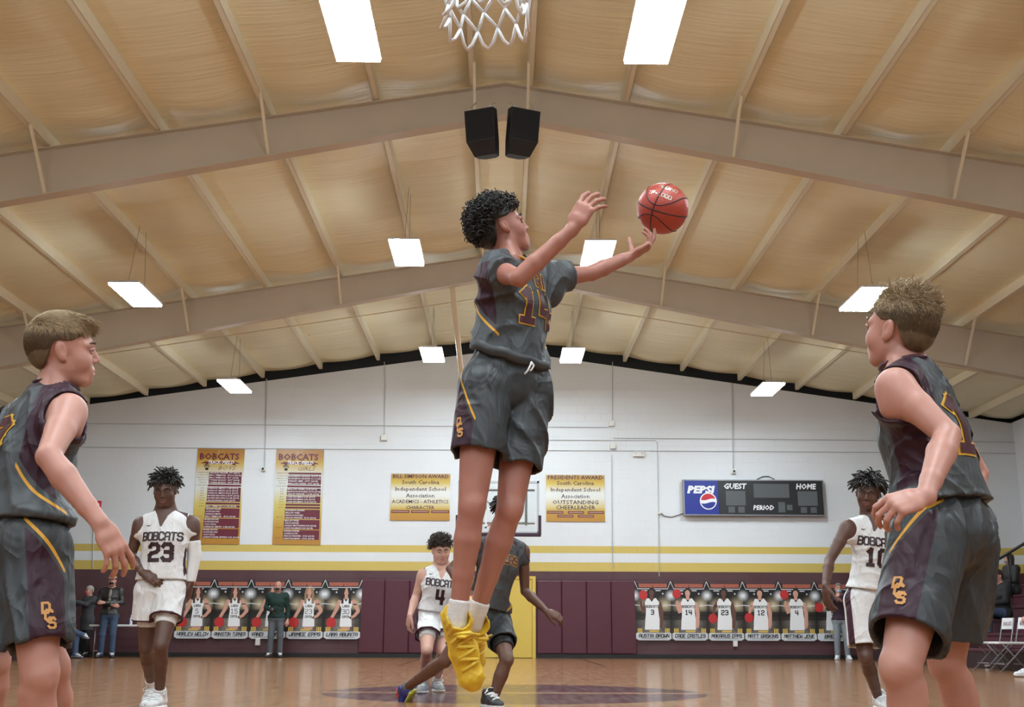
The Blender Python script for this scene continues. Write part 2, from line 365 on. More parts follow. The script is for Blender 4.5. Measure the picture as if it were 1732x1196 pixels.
for bi in range(1, len(ends)-1):
    ya, yb = ends[bi], ends[bi+1]
    for xa, xb in zip(edges_x[:-1], edges_x[1:]):
        nu, nv = 12, 56
        u = np.linspace(0, 1, nu)[:, None]; v = np.linspace(0, 1, nv)[None, :]
        X = xa+(xb-xa)*u+0*v; Y = ya+(yb-ya)*v+0*u
        sag = 0.03+0.07*np.sin(np.pi*u)*(0.75+0.25*np.sin(v*7+rng.rand()*6)*np.sin(np.pi*v))
        wr = np.zeros_like(X)
        for k in range(9):
            yc = rng.rand(); wdt = 0.006+0.012*rng.rand(); sk = (rng.rand()-.5)*.05
            wr += (rng.rand()*.026)*np.sin(np.pi*v)**.3*np.exp(-((v-yc-sk*u+0.02*np.sin(np.pi*u))/wdt)**2)*np.sin(np.pi*u)**.5
        endlift = -0.07*np.exp(-((v-.07)/0.04)**2)-0.07*np.exp(-((.93-v)/0.04)**2)
        Z = PURZ-RSL*np.abs(X+.05)+0.205-sag+wr+endlift*np.sin(np.pi*u)
        vv = np.stack([X, Y, Z], -1).reshape(-1, 3)
        idx = np.arange(nu*nv).reshape(nu, nv)
        f = np.stack([idx[:-1, :-1], idx[:-1, 1:], idx[1:, 1:], idx[1:, :-1]], -1).reshape(-1, 4)
        link('insulation_panel', mesh_np('insulation_panel', vv, f), M_ins, ceiling, True)
M_raft = mat('beige_rafter_paint', (0.55, 0.47, 0.365), 0.45, bump=0.06, bscale=25, var=0.06, vscale=3)
def raftz(x): return 7.27-0.198*abs(x+.05)
for y in FR:
    rb = MB(); fx = 0.095
    for s in (-1, 1):
        xa, xb = 0.0, s*(HX-0.02)
        rb.prism([(xa, raftz(xa)), (xb, raftz(xb)), (xb, purz(xb)), (xa, purz(xa))][::s], (1, 0, 0), (0, 0, 1), (0, 1, 0), (0, y-0.006, 0), 0.012)
        for zf, th in ((raftz, .014), (purz, -.012)):
            rb.add([(xa, y-fx, zf(xa)-th*(th > 0)), (xb, y-fx, zf(xb)-th*(th > 0)), (xb, y+fx, zf(xb)-th*(th > 0)), (xa, y+fx, zf(xa)-th*(th > 0)),
                    (xa, y-fx, zf(xa)+abs(th)*(th < 0)*-1), (xb, y-fx, zf(xb)-abs(th)*(th < 0)), (xb, y+fx, zf(xb)-abs(th)*(th < 0)), (xa, y+fx, zf(xa)-abs(th)*(th < 0))] if th < 0 else
                   [(xa, y-fx, zf(xa)-th), (xb, y-fx, zf(xb)-th), (xb, y+fx, zf(xb)-th), (xa, y+fx, zf(xa)-th), (xa, y-fx, zf(xa)), (xb, y-fx, zf(xb)), (xb, y+fx, zf(xb)), (xa, y+fx, zf(xa))],
                   [(0, 1, 2, 3), (4, 5, 6, 7), (0, 1, 5, 4), (3, 2, 6, 7)])
    rb.build('rafter', M_raft, ceiling)
    for i, x in enumerate(PXS):
        if abs(x) > 0.7 and (round((abs(x)-1.58)/1.435)) % 2 == 0: continue
        if abs(x) > 11.5: continue
        for d in (-1, 1):
            a = (x, y+d*.72, purz(x)+.03); e = (x, y+d*.07, raftz(x)+.01)
            MB().bar(a, e, .035, .035).build('flange_brace', M_beige, ceiling)
    cl = MB()
    for s in (-1, 1): cl.box(s*(HX-.35)-.35, s*(HX-.35)+.35, y-.09, y+.09, 0, raftz(HX)+.1) if False else cl.box(min(s*(HX-.45), s*(HX-.02)), max(s*(HX-.45), s*(HX-.02)), y-.09, y+.09, 0, raftz(HX)+.1)
    cl.build('column', M_raft, ceiling)
# thin sprinkler line across the last bay
pl = MB(); pl.tube([(x, 23.3, purz(x)-.03) for x in (-HX+.1, 0, HX-.1)], .012, 6); pl.build('cable_run', M_beige, ceiling)
# ================================================================== LAMPS
M_diff = mat('lit_diffuser', (0.9, 0.9, 0.9), 0.5, emit=(0.80, 0.92, 1.0), estr=LAMP)
M_house = mat('lamp_housing', (0.65, 0.65, 0.66), 0.45)
M_wire = mat('grey_wire', (0.25, 0.23, 0.2), 0.5)
lw, ll = 0.245, 0.62
dm = MB().box(-lw+.012, lw-.012, -ll+.012, ll-.012, -.048, -.004); hm = MB().box(-lw, lw, -ll, ll, -.003, .012).box(-lw, -lw+.012, -ll, ll, -.014, 0).box(lw-.012, lw, -ll, ll, -.014, 0).box(-lw, lw, -ll, -ll+.012, -.014, 0).box(-lw, lw, ll-.012, ll, -.014, 0)
hm.bbox(-lw*.55, lw*.55, -ll*.75, ll*.75, .012, .075, .012)
protoD = protoH = None
def lamp(x, y, z, label, group):
    global protoD, protoH
    root = empty('ceiling_light', (x, y, z), label, 'ceiling light', group)
    if protoD is None:
        protoD = dm.build('diffuser', M_diff); protoH = hm.build('housing', M_house); protoD.parent = protoH.parent = root
    else: share('diffuser', protoD, (0, 0, 0), root); share('housing', protoH, (0, 0, 0), root)
    top = purz(x)+.15-z
    for yy in (-.4, .4):
        wm = MB().tube([(x, y+yy, z+.07), (x+.02, y+yy*.4, z+top)], .004, 5); wm.build('hanger_wire', M_wire, root)
    return root
names = {(-1.58, 2): 'bright panel lamp top left of the hanging net', (1.52, 2): 'bright panel lamp top right of the hanging net',
         (-1.58, 3): 'square looking panel lamp left of the jumping player\'s head', (1.52, 3): 'panel lamp behind the jumping player\'s outstretched arm',
         (-5.9, 3): 'slanted panel lamp above the near left player\'s head', (5.82, 3): 'slanted panel lamp beside the near right player\'s hair',
         (-1.58, 4): 'small panel lamp near the wall top left of the jumping player', (1.52, 4): 'small panel lamp near the wall top right of the jumping player',
         (-5.9, 4): 'small slanted panel lamp at the wall top far left', (5.82, 4): 'small slanted panel lamp at the wall top above the scoreboard'}
for k, y in enumerate((-3.0, 3.45, 10.38, 17.3, 24.15)):
    for x, z in ((-1.58, 6.57), (1.52, 6.57), (-5.9, 5.83), (5.82, 5.83)):
        lamp(x, y, z, names.get((x, k), 'panel lamp out of view %s, %s' % ({0: 'above the wall behind the camera', 1: 'above the near basket'}.get(k, 'above the near players'), {-1.58: 'inner one on the left', 1.52: 'inner one on the right', -5.9: 'outer one on the left', 5.82: 'outer one on the right'}[x])), 'hanging panel lamps' if (x, k) in names else 'panel lamps over the near end')
# ================================================================== WALL PADS AND DOOR
M_pad = mat('maroon_pad_vinyl', (0.085, 0.016, 0.030), 0.42, bump=0.05, bscale=20, var=0.1, vscale=2)
padroot = empty('wall_padding', (0, WY, 0), 'maroon vinyl wall pads either side of the yellow door', 'wall padding')
pm = None
for x0 in [-3.40+.5925*i for i in range(4)]+[0.83+.5925*i for i in range(4)]:
    if pm is None:
        pm = MB().bbox(.004, .5885, WY-.055, WY-.002, .105, 1.80, .02).build('pad', M_pad, padroot); pm.location = (x0, -WY, 0)
    else: share('pad', pm, (x0, -WY, 0), padroot)
M_ydoor = mat('yellow_door_paint', (0.66, 0.47, 0.085), 0.32, var=0.04, vscale=3)
d1 = struct(MB().box(-1.05, -.97, WY-.06, WY, 0, 1.90).box(.72, .80, WY-.06, WY, 0, 1.90).box(-.97, .72, WY-.06, WY, 1.83, 1.90).build('door_1', M_ydoor))
for xa, xb in ((-.965, -.128), (-.122, .715)):
    MB().bbox(xa, xb, WY-.045, WY-.005, .01, 1.825, .006).build('door_leaf', M_ydoor, d1)
M_steel = mat('brushed_steel', (0.55, 0.56, 0.57), 0.35, metal=0.9)
MB().bbox(-.10, .0, WY-.10, WY-.045, .92, 1.02, .01).build('door_latch', M_steel, d1)
# ================================================================== THINGS ON THE BACK WALL
EX, EZ = V(1, 0, 0), V(0, 0, 1)
def wpt(px, py, y=WY): return at(px, py, y)
M_ink = mat('black_ink', (0.012, 0.012, 0.014), 0.5); M_white = mat('white_print', (0.82, 0.83, 0.84), 0.45); M_mar = mat('maroon_print', (0.13, 0.012, 0.028), 0.45)
M_grey = mat('grey_print', (0.30, 0.31, 0.32), 0.5); M_goldp = mat('gold_print', (0.70, 0.47, 0.10), 0.45); M_brown = mat('brown_print', (0.20, 0.10, 0.02), 0.5)
def sheet_mat(name, stops, h0, h1):
    """printed sheet: horizontal colour bands from top to bottom"""
    b = newmat(name, 0.35); P, S = b.pos()
    t = b.math('DIVIDE', b.math('SUBTRACT', S[2], h0), h1-h0)
    cr = b.n('ShaderNodeValToRGB'); b.l(t, cr.inputs[0]); e = cr.color_ramp.elements
    while len(e) < len(stops): e.new(0.5)
    for q, (p, c) in zip(e, stops): q.position = p; q.color = tuple(c)+(1,)
    b.base(cr.outputs[0]); return b.m
OC, GO, PALE = (0.44, 0.21, 0.035), (0.55, 0.36, 0.05), (0.70, 0.71, 0.66)
# ---- two track record banners, each hanging a little crooked
def track_banner(tl, tr, bl, label, sub, rows, lean):
    A, B, C_ = wpt(*tl), wpt(*tr), wpt(*bl)
    ex = B-A; W = np.linalg.norm(ex); ex = ex/W; ey = A-C_; Hh = np.linalg.norm(ey); ey = ey/Hh
    o = C_-V(0, .02, 0)
    root = empty('record_banner', tuple(C_), label, 'banner', 'track record banners')
    M = sheet_mat('banner_sheet_'+sub.lower(), [(0, OC), (.18, (.48, .26, .03)), (.42, (.62, .52, .14)), (.58, PALE), (.70, PALE), (.84, (.55, .36, .06)), (.92, OC), (1, (.36, .16, .03))], C_[2], A[2])
    sh = MB(); sh.prism([(0, 0), (W, 0), (W, Hh), (0, Hh)], ex, ey, V(0, 1, 0), o, .006); sh.build('sheet', M, root)
    nz = -V(0, 1, 0)
    def pt(x, y): return o+x*W*ex+y*Hh*ey
    t = MB(); t.m = 0
    font_text(t, 'BOBCATS', .155, pt(.47, .886)+nz*.006, ex, ey, width=W*.84, bold=.03)
    t.build('title', M_mar, root)
    rb = MB(); rb.prism([(.08, .845), (.20, .868), (.20, .862), (.78, .862), (.78, .868), (.92, .845), (.80, .842), (.84, .82), (.70, .838), (.30, .838), (.14, .82), (.20, .842)][::-1], ex*W, ey*Hh, nz, o+nz*.003, .002); rb.build('ribbon', M_mar, root)
    t = MB(); font_text(t, 'TRACK', .085, pt(.36, .838)+nz*.007, ex, ey, width=W*.26, bold=.02, shear=.3); font_text(t, 'FIELD', .085, pt(.66, .838)+nz*.007, ex, ey, width=W*.26, bold=.02, shear=.3); font_text(t, '-', .085, pt(.51, .838)+nz*.007, ex, ey); t.build('ribbon_lettering', M_white, root)
    t = MB(); font_text(t, sub, .10, pt(.63, .775)+nz*.005, ex, ey, width=W*.38, shear=.35); t.build('subtitle', M_brown, root)
    pw = MB()
    def dot(x, y, rx, ry, n=12): pw.add([pt(x, y)+nz*.005+rx*math.cos(a)*ex+ry*math.sin(a)*ey for a in np.arange(n)*2*math.pi/n], [tuple(range(n))])
    dot(.22, .785, .045, .035)
    for a in (-.5, -.18, .18, .5): dot(.22+a*.09, .785+.034*math.cos(a*1.4)/1.0, .014, .022)
    for x in (.01, .31, .10): pass
    pw.build('paw_print', M_ink, root)
    # ghost emblem at the top
    gh = MB()
    for x in (.44, .50, .56): dot_ = None
    font_text(gh, 'BC', .10, pt(.5, .945)+nz*.004, ex, ey, width=W*.13); gh.build('emblem', mat('pale_brown_print', (.50, .32, .12), .5), root)
    ev = ['HIGH JUMP', 'LONG JUMP', 'TRIPLE JUMP', 'SHOT PUT', 'DISCUS', 'POLE VAULT', '100', '200', '400', '800', '1600', '3200', '110H', '400H']
    lm = MB(); y = .755; rh = .0258
    panels = MB(); nm = MB(); i = 0; k = 0
    for blk_ in rows:
        n = len(blk_); y0 = y-n*rh
        panels.add([pt(.31-.10*(1-y)-.01, y0+.003)+nz*.003, pt(.965, y0+.003)+nz*.003, pt(.965, y-.002)+nz*.003, pt(.31-.10*(1-y)-.01, y-.002)+nz*.003], [(0, 1, 2, 3)])
        for j, tx in enumerate(blk_):
            yy = y-(j+1)*rh+.008
            if tx: font_text(nm, tx, .036, pt(.30-.10*(1-y), yy)+nz*.005+ex*W*(.012*len(tx)+.02), ex, ey, width=W*.0245*len(tx), bold=.012)
            if k < len(ev): font_text(lm, ev[k], .036, pt(.15, yy)+nz*.004, ex, ey, width=W*(.026*len(ev[k])), shear=.2)
            k += 1
        y = y0-.004
    for j, tx in enumerate(('4X100', '4X400', '4X800')): font_text(lm, tx, .036, pt(.12, .275-.107*j)+nz*.004, ex, ey, width=W*.13)
    panels.build('record_panel', M_mar, root); nm.build('record_lettering', M_white, root); lm.build('event_lettering', M_brown, root)
    return root
boys = [['GEORGE WILDER  5\'9" (2011)', 'MAC TIMMONS  18\'11.5 (2018)', 'MAC TIMMONS  38\'1" (2018)', 'TYREKE MCKAY  40\'9" (2018)', 'TYREKE MCKAY  95\'9" (2018)'], [''],
        ['DERRICK SMITH 11.44 (2016)', 'DERRICK SMITH 23.23 (2017)', 'DERRICK SMITH 54.66 (2017)', 'MORRIS BROWN 2:18.79 (2016)', 'MORRIS BROWN 5:12.48 (2017)', 'AIDAN EVANS 12:22 (2017)'], [''], ['MAC TIMMONS 1:11.43 (2018)'],
        ['GEORGE WILDER', 'AUSTIN BROWN', 'DERRICK SMITH', 'MAC TIMMONS   47.26 (2018)'], ['MORRIS BROWN', 'AUSTIN BROWN', 'CODY SAULS', 'DERRICK SMITH  3:48 (2018)'], ['MORRIS BROWN', 'AUSTIN BROWN', 'CODY SAULS', 'CHRISTOPHER JEFFERS 9:45 (2018)']]
girls = [[''], ['ELIZABETH ADKINS 14.5.75 (2017)', 'ELIZABETH ADKINS 31.1.2 (2017)', 'HAILEY SIMS  24\'9" (2018)', 'MALLORY WARD  77\'6" (2018)'], [''], ['MALLORY WARD 13.64 (2016)', 'MADISON BURGESS 28.74 (2018)', 'GRACE WEAVER 1:10.44 (2018)'],
         ['LAKE KILLMAN 3:35 (2017)', 'LAKE KILLMAN 6:33 (2017)', 'LAKE KILLMAN 13:06 (2017)'], [''], [''], ['ELIZABETH ADKINS', 'MALLORY WARD', 'MADISON BURGESS', 'GRACE WEAVER  55.69 (2016)'], ['MALLORY WARD', 'GRACE WEAVER', 'ASHLEY MATTHEWS 5:00 (2018)', 'LAKE KILLMAN 5:00 (2018)'],
         ['HANNAH WEAVER', 'CLAIRE FLOYD', 'GRACE WEAVER  13:50 (2018)', 'LAKE KILLMAN  13:50 (2018)']]
track_banner((335, 759), (414.5, 760), (324, 920), 'crooked gold and maroon record banner headed boys, beside player 23', 'BOYS', boys, -.13)
track_banner((468, 760), (548, 761), (460.5, 921), 'gold and maroon record banner headed girls, right of the boys banner', 'GIRLS', girls, -.09)
# ---- two award signs
def award(tl, br, lines, bars, label, nm_):
    A, B = wpt(*tl), wpt(*br); W = B[0]-A[0]; Hh = A[2]-B[2]; o = V(A[0], WY-.02, B[2])
    root = empty('award_sign', (A[0], WY, B[2]), label, 'sign', 'gold award signs')
    M = sheet_mat('award_sheet_'+nm_, [(0, OC), (.22, (.50, .28, .03)), (.30, (.62, .50, .2)), (.52, (.74, .74, .70)), (.62, (.74, .74, .70)), (.80, (.60, .44, .08)), (.95, (.46, .24, .04)), (1, (.55, .42, .25))], B[2], A[2])
    MB().box(A[0], B[0], WY-.02, WY-.012, B[2], A[2]).build('sheet', M, root)
    t = MB()
    for tx, y, h, wf in lines: font_text(t, tx, h*Hh, o+V(W*.5, -.003, y*Hh), EX, EZ, width=W*wf, bold=.012)
    t.build('lettering', mat('dark_plum_ink', (.045, .015, .05), .5), root)
    for x, y, w in bars:
        bm_ = MB(); wm = MB(); bm_.box(A[0]+x*W, A[0]+(x+w)*W, WY-.024, WY-.02, B[2]+y*Hh, B[2]+(y+.055)*Hh); wm.box(A[0]+x*W+.02, A[0]+(x+w)*W-.02, WY-.026, WY-.024, B[2]+(y+.017)*Hh, B[2]+(y+.038)*Hh)
        bo = bm_.build('name_bar', M_mar, root); wm.build('name_strip', mat('tan_print', (.42, .25, .2), .5), bo)
award((662, 801), (760.5, 881), [('BILL SIMPSON AWARD', .90, .085, .94), ('South Carolina', .775, .085, .63), ('Independent School', .63, .085, .85), ('Association', .49, .085, .48), ('ACADEMICS - ATHLETICS', .365, .075, .95), ('CHARACTER', .24, .075, .48)],
      [(.02, .16, .30), (.355, .16, .30), (.69, .16, .30)], 'gold award sign reading character, left of the jumping player', 'left')
award((923.5, 803), (1023.5, 883), [('PRESIDENTS AWARD', .90, .085, .94), ('South Carolina', .78, .085, .63), ('Independent School', .64, .085, .84), ('Association', .50, .085, .48), ('OUTSTANDING', .37, .085, .78), ('CHEERLEADER', .26, .085, .67)],
      [(.02, .17, .27), (.37, .17, .27), (.71, .17, .27), (.19, .09, .27), (.54, .09, .27)], 'gold award sign reading outstanding cheerleader, right of the jumping player', 'right')
# ---- scoreboard
A, B = wpt(1156, 812, WY-.16), wpt(1395, 872, WY-.16)
sx0, sx1, sz0, sz1 = A[0], B[0], B[2], A[2]; SY = WY-.16; W = sx1-sx0; Hh = sz1-sz0
sb = empty('scoreboard', ((sx0+sx1)/2, WY, sz0), 'black electronic scoreboard with blue cola panel on the back wall', 'scoreboard')
M_sbk = mat('scoreboard_black', (0.016, 0.017, 0.018), 0.4); M_blue = mat('cola_blue', (0.01, 0.025, 0.26), 0.35); M_lens = mat('dark_lens_grey', (0.10, 0.11, 0.115), 0.3); M_red = mat('cola_red', (0.55, 0.015, 0.03), 0.4); M_trim = mat('aluminium_trim', (0.28, 0.28, 0.29), 0.4, metal=.6)
MB().box(sx0, sx1, SY, WY-.005, sz0, sz1).build('case', M_sbk, sb)
tm = MB()
for a in ((sx0-.012, sx1+.012, sz0-.014, sz0+.012), (sx0-.012, sx1+.012, sz1-.012, sz1+.014), (sx0-.012, sx0+.012, sz0, sz1), (sx1-.012, sx1+.012, sz0, sz1)): tm.box(a[0], a[1], SY-.012, WY-.02, a[2], a[3])
tm.build('edge_trim', M_trim, sb)
def sp(u, v, d=.004): return V(sx0+u*W, SY-d, sz0+v*Hh)
bp_ = MB().box(sx0+.012, sx0+.245*W, SY-.006, SY, sz0+.012, sz1-.012).build('sponsor_panel', M_blue, sb)
t = MB(); font_text(t, 'PEPSI', .20*Hh, sp(.118, .63, .009), EX, EZ, width=W*.20, bold=.055, shear=.18)
t.build('sponsor_lettering', M_white, bp_)
def disc_(c, r, n=36, a0=0, a1=2*math.pi): return [c+r*math.cos(a)*EX+r*math.sin(a)*EZ for a in np.linspace(a0, a1, n, endpoint=False)]
cc = sp(.172, .395, .010); R0 = .245*Hh
t = MB(); t.add(disc_(cc, R0), [tuple(range(36))]); t.build('emblem_ring', M_white, bp_)
def wave(x, off): return off+.10*R0*math.sin(x/R0*3.0)
xs_ = np.linspace(-.86*R0, .86*R0, 24)
for nm_, m_, sg in (('emblem_red', M_red, 1), ('emblem_blue', M_blue, -1)):
    t = MB(); v = []
    for x in xs_:
        e = math.sqrt((.87*R0)**2-x*x); lo = wave(x, sg*.20*R0); lo = max(-e, min(e, lo)); v += [cc+V(x, -.003, lo), cc+V(x, -.003, sg*e)]
    t.add(v, [(2*i, 2*i+2, 2*i+3, 2*i+1)[::sg] for i in range(23)]); t.build(nm_, m_, bp_)
t = MB()
for tx, u, v, h, wd in (('GUEST', .365, .755, .155, .165), ('HOME', .875, .755, .155, .145), ('PERIOD', .565, .155, .13, .15)):
    font_text(t, tx, h*Hh, sp(u, v), EX, EZ, width=wd*W, bold=.035, shear=.15)
t.build('lettering', M_white, sb)
for u0, u1, v0, v1 in ((.30, .44, .275, .69), (.50, .755, .50, .90), (.815, .955, .275, .69), (.315, .36, .07, .24), (.385, .43, .07, .24), (.672, .72, .08, .375), (.733, .772, .145, .30), (.832, .875, .07, .235), (.902, .945, .07, .235)):
    MB().box(sx0+u0*W, sx0+u1*W, SY-.005, SY, sz0+v0*Hh, sz0+v1*Hh).build('digit_window', M_lens, sb)
# ---- player posters
def poster_mat():
    b = newmat('poster_backdrop', 0.3); P, S = b.obj()
    def spot(x, z, r, pw=2.0):
        ex = b.math('SUBTRACT', S[0], x); ez = b.math('SUBTRACT', S[2], z); q = b.math('SQRT', b.math('ADD', b.math('MULTIPLY', ex, ex), b.math('MULTIPLY', ez, ez)))
        return b.math('POWER', b.math('SUBTRACT', 1.0, b.math('DIVIDE', q, r), clamp=True), pw)
    n = b.noise(P, 14, 4)
    glow = b.math('ADD', spot(.22, .80, .26), spot(.72, .82, .28)); star = b.math('ADD', spot(0.0, 1.04, .16, 1.5), spot(.86, 1.04, .16, 1.5))
    c = b.mix(b.math('MULTIPLY', glow, 0.9, clamp=True), (0.012, 0.012, 0.012), (0.75, 0.62, 0.40))
    c = b.mix(b.math('MULTIPLY', star, 1.2, clamp=True), c, (0.85, 0.87, 0.9))
    fl = b.math('MULTIPLY', b.math('LESS_THAN', S[2], .56), b.math('MULTIPLY', n, .8)); fl = b.math('MULTIPLY', fl, b.math('SUBTRACT', 1.0, b.math('ABSOLUTE', b.math('MULTIPLY', b.math('SUBTRACT', S[0], .43), 2.2)), clamp=True)); c = b.mix(fl, c, (0.60, 0.52, 0.44))
    c = b.mix(b.math('MULTIPLY', b.math('LESS_THAN', b.math('ABSOLUTE', b.math('SUBTRACT', S[2], .57)), .10), .8), c, (0.015, 0.014, 0.013))
    b.base(c); return b.m
M_back = poster_mat(); M_silver = mat('silver_print', (0.62, 0.65, 0.68), 0.4); M_brick = mat('rust_print', (0.38, 0.11, 0.07), .5, var=.5, vscale=25); M_ballp = mat('ball_print', (0.50, 0.03, 0.03), .4)
SK = {'p': mat('fair_skin_print', (0.60, 0.32, 0.24), .5), 'd': mat('brown_skin_print', (0.13, 0.055, 0.04), .5)}
HR = {'b': mat('dark_hair_print', (0.02, 0.014, 0.012), .5), 'l': mat('light_hair_print', (0.32, 0.20, 0.11), .5), 'n': mat('brown_hair_print', (0.07, 0.03, 0.02), .5)}
def poster(x0, w, name, who, sk, hr, num, ball, label, ztop=1.81, zbot=0.42, plate_only=False):
    root = empty('player_poster', (x0, WY-.05, zbot), label, 'poster', 'player posters on the maroon wall')
    hgt = ztop-zbot; sc_ = w/.86
    def pp(x, z, d=.0): return V(x0+x*sc_, WY-.056-d, zbot+z*hgt/1.36)
    # backing board with a cut top edge (two peaks)
    bm_ = MB(); prof = [(0, .13), (.86, .13), (.86, 1.34), (.83, 1.36), (.80, 1.30), (.06, 1.30), (.03, 1.36), (0, 1.34)]
    me_v = [pp(x, z) for x, z in prof]+[pp(x, z, -.006) for x, z in prof]; n = len(prof)
    bm_.add([(p[0]-x0, p[1]-WY+.05, p[2]-zbot) for p in me_v], [tuple(range(n)), tuple(range(n, 2*n))[::-1]]+[(i, n+i, n+(i+1) % n, (i+1) % n) for i in range(n)])
    o = bm_.build('backdrop', M_back); o.parent = root
    def poly(mb, pts, d=.003): mb.add([pp(x, z, d) for x, z in pts], [tuple(range(len(pts)))])
    def blob(mb, cx, cz, rx, rz, d=.003, n=16): poly(mb, [(cx+rx*math.cos(a), cz+rz*math.sin(a)) for a in np.arange(n)*2*math.pi/n], d)
    def limb(mb, pts, w0, w1, d=.003):
        k = len(pts); L = []; Rr = []
        for i, (x, z) in enumerate(pts):
            a = pts[max(i-1, 0)]; c = pts[min(i+1, k-1)]; dx, dz = c[0]-a[0], c[1]-a[1]; q = math.hypot(dx, dz); ww = w0+(w1-w0)*i/(k-1)
            L.append((x-dz/q*ww, z+dx/q*ww)); Rr.append((x+dz/q*ww, z-dx/q*ww))
        for i in range(k-1): poly(mb, [Rr[i], Rr[i+1], L[i+1], L[i]], d)
    top = MB()
    for a, c in ((.10, .42), (.44, .77)): poly(top, [(a, 1.20), (c, 1.20), (c+.01, 1.29), (a-.01, 1.29)])
    top.build('brick_print', M_brick, root)
    ln = MB(); limb(ln, [(.0, 1.34), (.07, 1.17), (.79, 1.17), (.86, 1.34)], .009, .009); limb(ln, [(.5, 1.13), (.62, 1.13)], .012, .012); limb(ln, [(.16, 1.13), (.30, 1.13)], .012, .012)
    for x in (.27, .67): blob(ln, x, 1.06, .02, .02)
    limb(ln, [(.0, .80), (.2, .78)], .01, .01); limb(ln, [(.66, .78), (.86, .80)], .01, .01)
    ln.build('truss_print', M_silver, root)
    if not plate_only:
        S_ = SK[sk]; H_ = HR[hr]; skm = MB(); hm_ = MB(); jm = MB(); bl = MB(); nk = MB()
        if who == 'girl':
            cx = .50
            limb(hm_, [(cx-.05, 1.15), (cx-.085, 1.02), (cx-.085, .80)], .03, .025, .0065); limb(hm_, [(cx+.055, 1.15), (cx+.085, 1.02), (cx+.09, .80)], .032, .028, .0065); blob(hm_, cx+.01, 1.10, .095, .10, .002)
            blob(skm, cx, 1.075, .064, .080, .004); limb(skm, [(cx, 1.02), (cx, .90)], .035, .04, .003)
            limb(skm, [(cx-.14, .88), (cx-.22, .66), (cx-.32, .48), (cx-.36, .34)], .045, .028, .003); limb(skm, [(cx+.15, .88), (cx+.27, .68), (cx+.30, .62)], .05, .04, .003); limb(skm, [(cx+.30, .64), (cx+.20, .52), (cx+.10, .47)], .04, .026, .005)
            poly(jm, [(cx-.13, .28), (cx+.15, .28), (cx+.14, .46), (cx-.12, .46)], .004); poly(jm, [(cx-.12, .46), (cx+.13, .46), (cx+.12, .68), (cx+.15, .78), (cx+.10, .93), (cx+.05, .93), (cx, .84), (cx-.06, .93), (cx-.10, .93), (cx-.14, .78), (cx-.10, .68)], .005)
            poly(skm, [(cx-.08, .20), (cx+.10, .20), (cx+.12, .28), (cx-.10, .28)], .003)
            for tx, z in (('LADY', .72), ('CATS', .48)): flat_text(nk, tx, .045, .011, pp(cx, z, .007), EX, EZ)
            flat_text(nk, num, .10, .012, pp(cx, .57, .007), EX, EZ)
            blob(bl, *ball, .115, .12, .006)
        else:
            cx = .40
            blob(hm_, cx+.01, 1.125, .078, .07, .0045); blob(skm, cx, 1.065, .062, .080, .005); limb(skm, [(cx, 1.02), (cx, .92)], .04, .045, .003)
            limb(skm, [(cx+.17, .86), (cx+.23, .62), (cx+.22, .36), (cx+.20, .28)], .055, .03, .003)
            if ball[1] > .9: limb(skm, [(cx-.15, .86), (cx-.19, .64)], .05, .04, .003); limb(skm, [(cx-.19, .62), (cx-.26, .82), (cx-.25, .90)], .042, .025, .006)
            else: limb(skm, [(cx-.15, .86), (cx-.23, .74), (ball[0]+.02, ball[1]+.10)], .05, .03, .003)
            poly(jm, [(cx-.18, .24), (cx+.17, .24), (cx+.18, .50), (cx-.16, .50)], .004); poly(jm, [(cx-.16, .46), (cx+.18, .46), (cx+.15, .72), (cx+.18, .86), (cx+.10, .96), (cx+.06, .95), (cx, .87), (cx-.06, .95), (cx-.12, .95), (cx-.17, .84), (cx-.14, .70)], .005)
            flat_text(nk, 'BOBCATS', .05, .011, pp(cx+.01, .74, .007), EX, EZ); flat_text(nk, num, .10, .022, pp(cx+.01, .585, .007), EX, EZ)
            blob(bl, *ball, .105, .11, .007)
        hm_.build('hair_print', H_, root); skm.build('figure_print', S_, root); jm.build('kit_print', M_white, root); nk.build('kit_lettering', M_ink, root); bl.build('ball_print', M_ballp, root)
    br_ = MB()
    for a in (.05, .09, .13, .70, .74, .78): poly(br_, [(a, .17), (a+.028, .17), (a+.03, .27), (a, .27)], .008)
    poly(br_, [(.33, .185), (.56, .185), (.56, .225), (.33, .225)], .008)
    br_.build('badge_print', M_goldp, root)
    pl_ = MB(); pts = [(.07, 0), (.79, 0), (.82, .025), (.85, .035), (.85, .15), (.83, .17), (.03, .17), (.01, .15), (.01, .035), (.04, .025)]
    v = [pp(x, z, .009) for x, z in pts]+[pp(x, z, -.004) for x, z in pts]; n = len(pts)
    pl_.add(v, [tuple(range(n)), tuple(range(n, 2*n))[::-1]]+[(i, n+i, n+(i+1) % n, (i+1) % n) for i in range(n)]); pl_.build('name_plate', M_silver, root)
    t = MB(); raw = strokes(name, .072, wr=.66, gap=.26, shear=.18); ext = max(x for q in raw for x, y in q)-min(x for q in raw for x, y in q); f_ = min(1.15, .72/ext)
    for q in stroke_quads(raw, .0165): t.add([pp(.43, .068, .012)+x*f_*EX*sc_+y*EZ for x, y in q], [(0, 1, 2, 3)])
    t.build('name_lettering', M_ink, root)
    t = MB(); poly(t, [(.14, .035), (.72, .035), (.72, .05), (.14, .05)], .012); t.build('small_print', M_grey, root)
    return root
lx = -7.76; lw_ = .8825
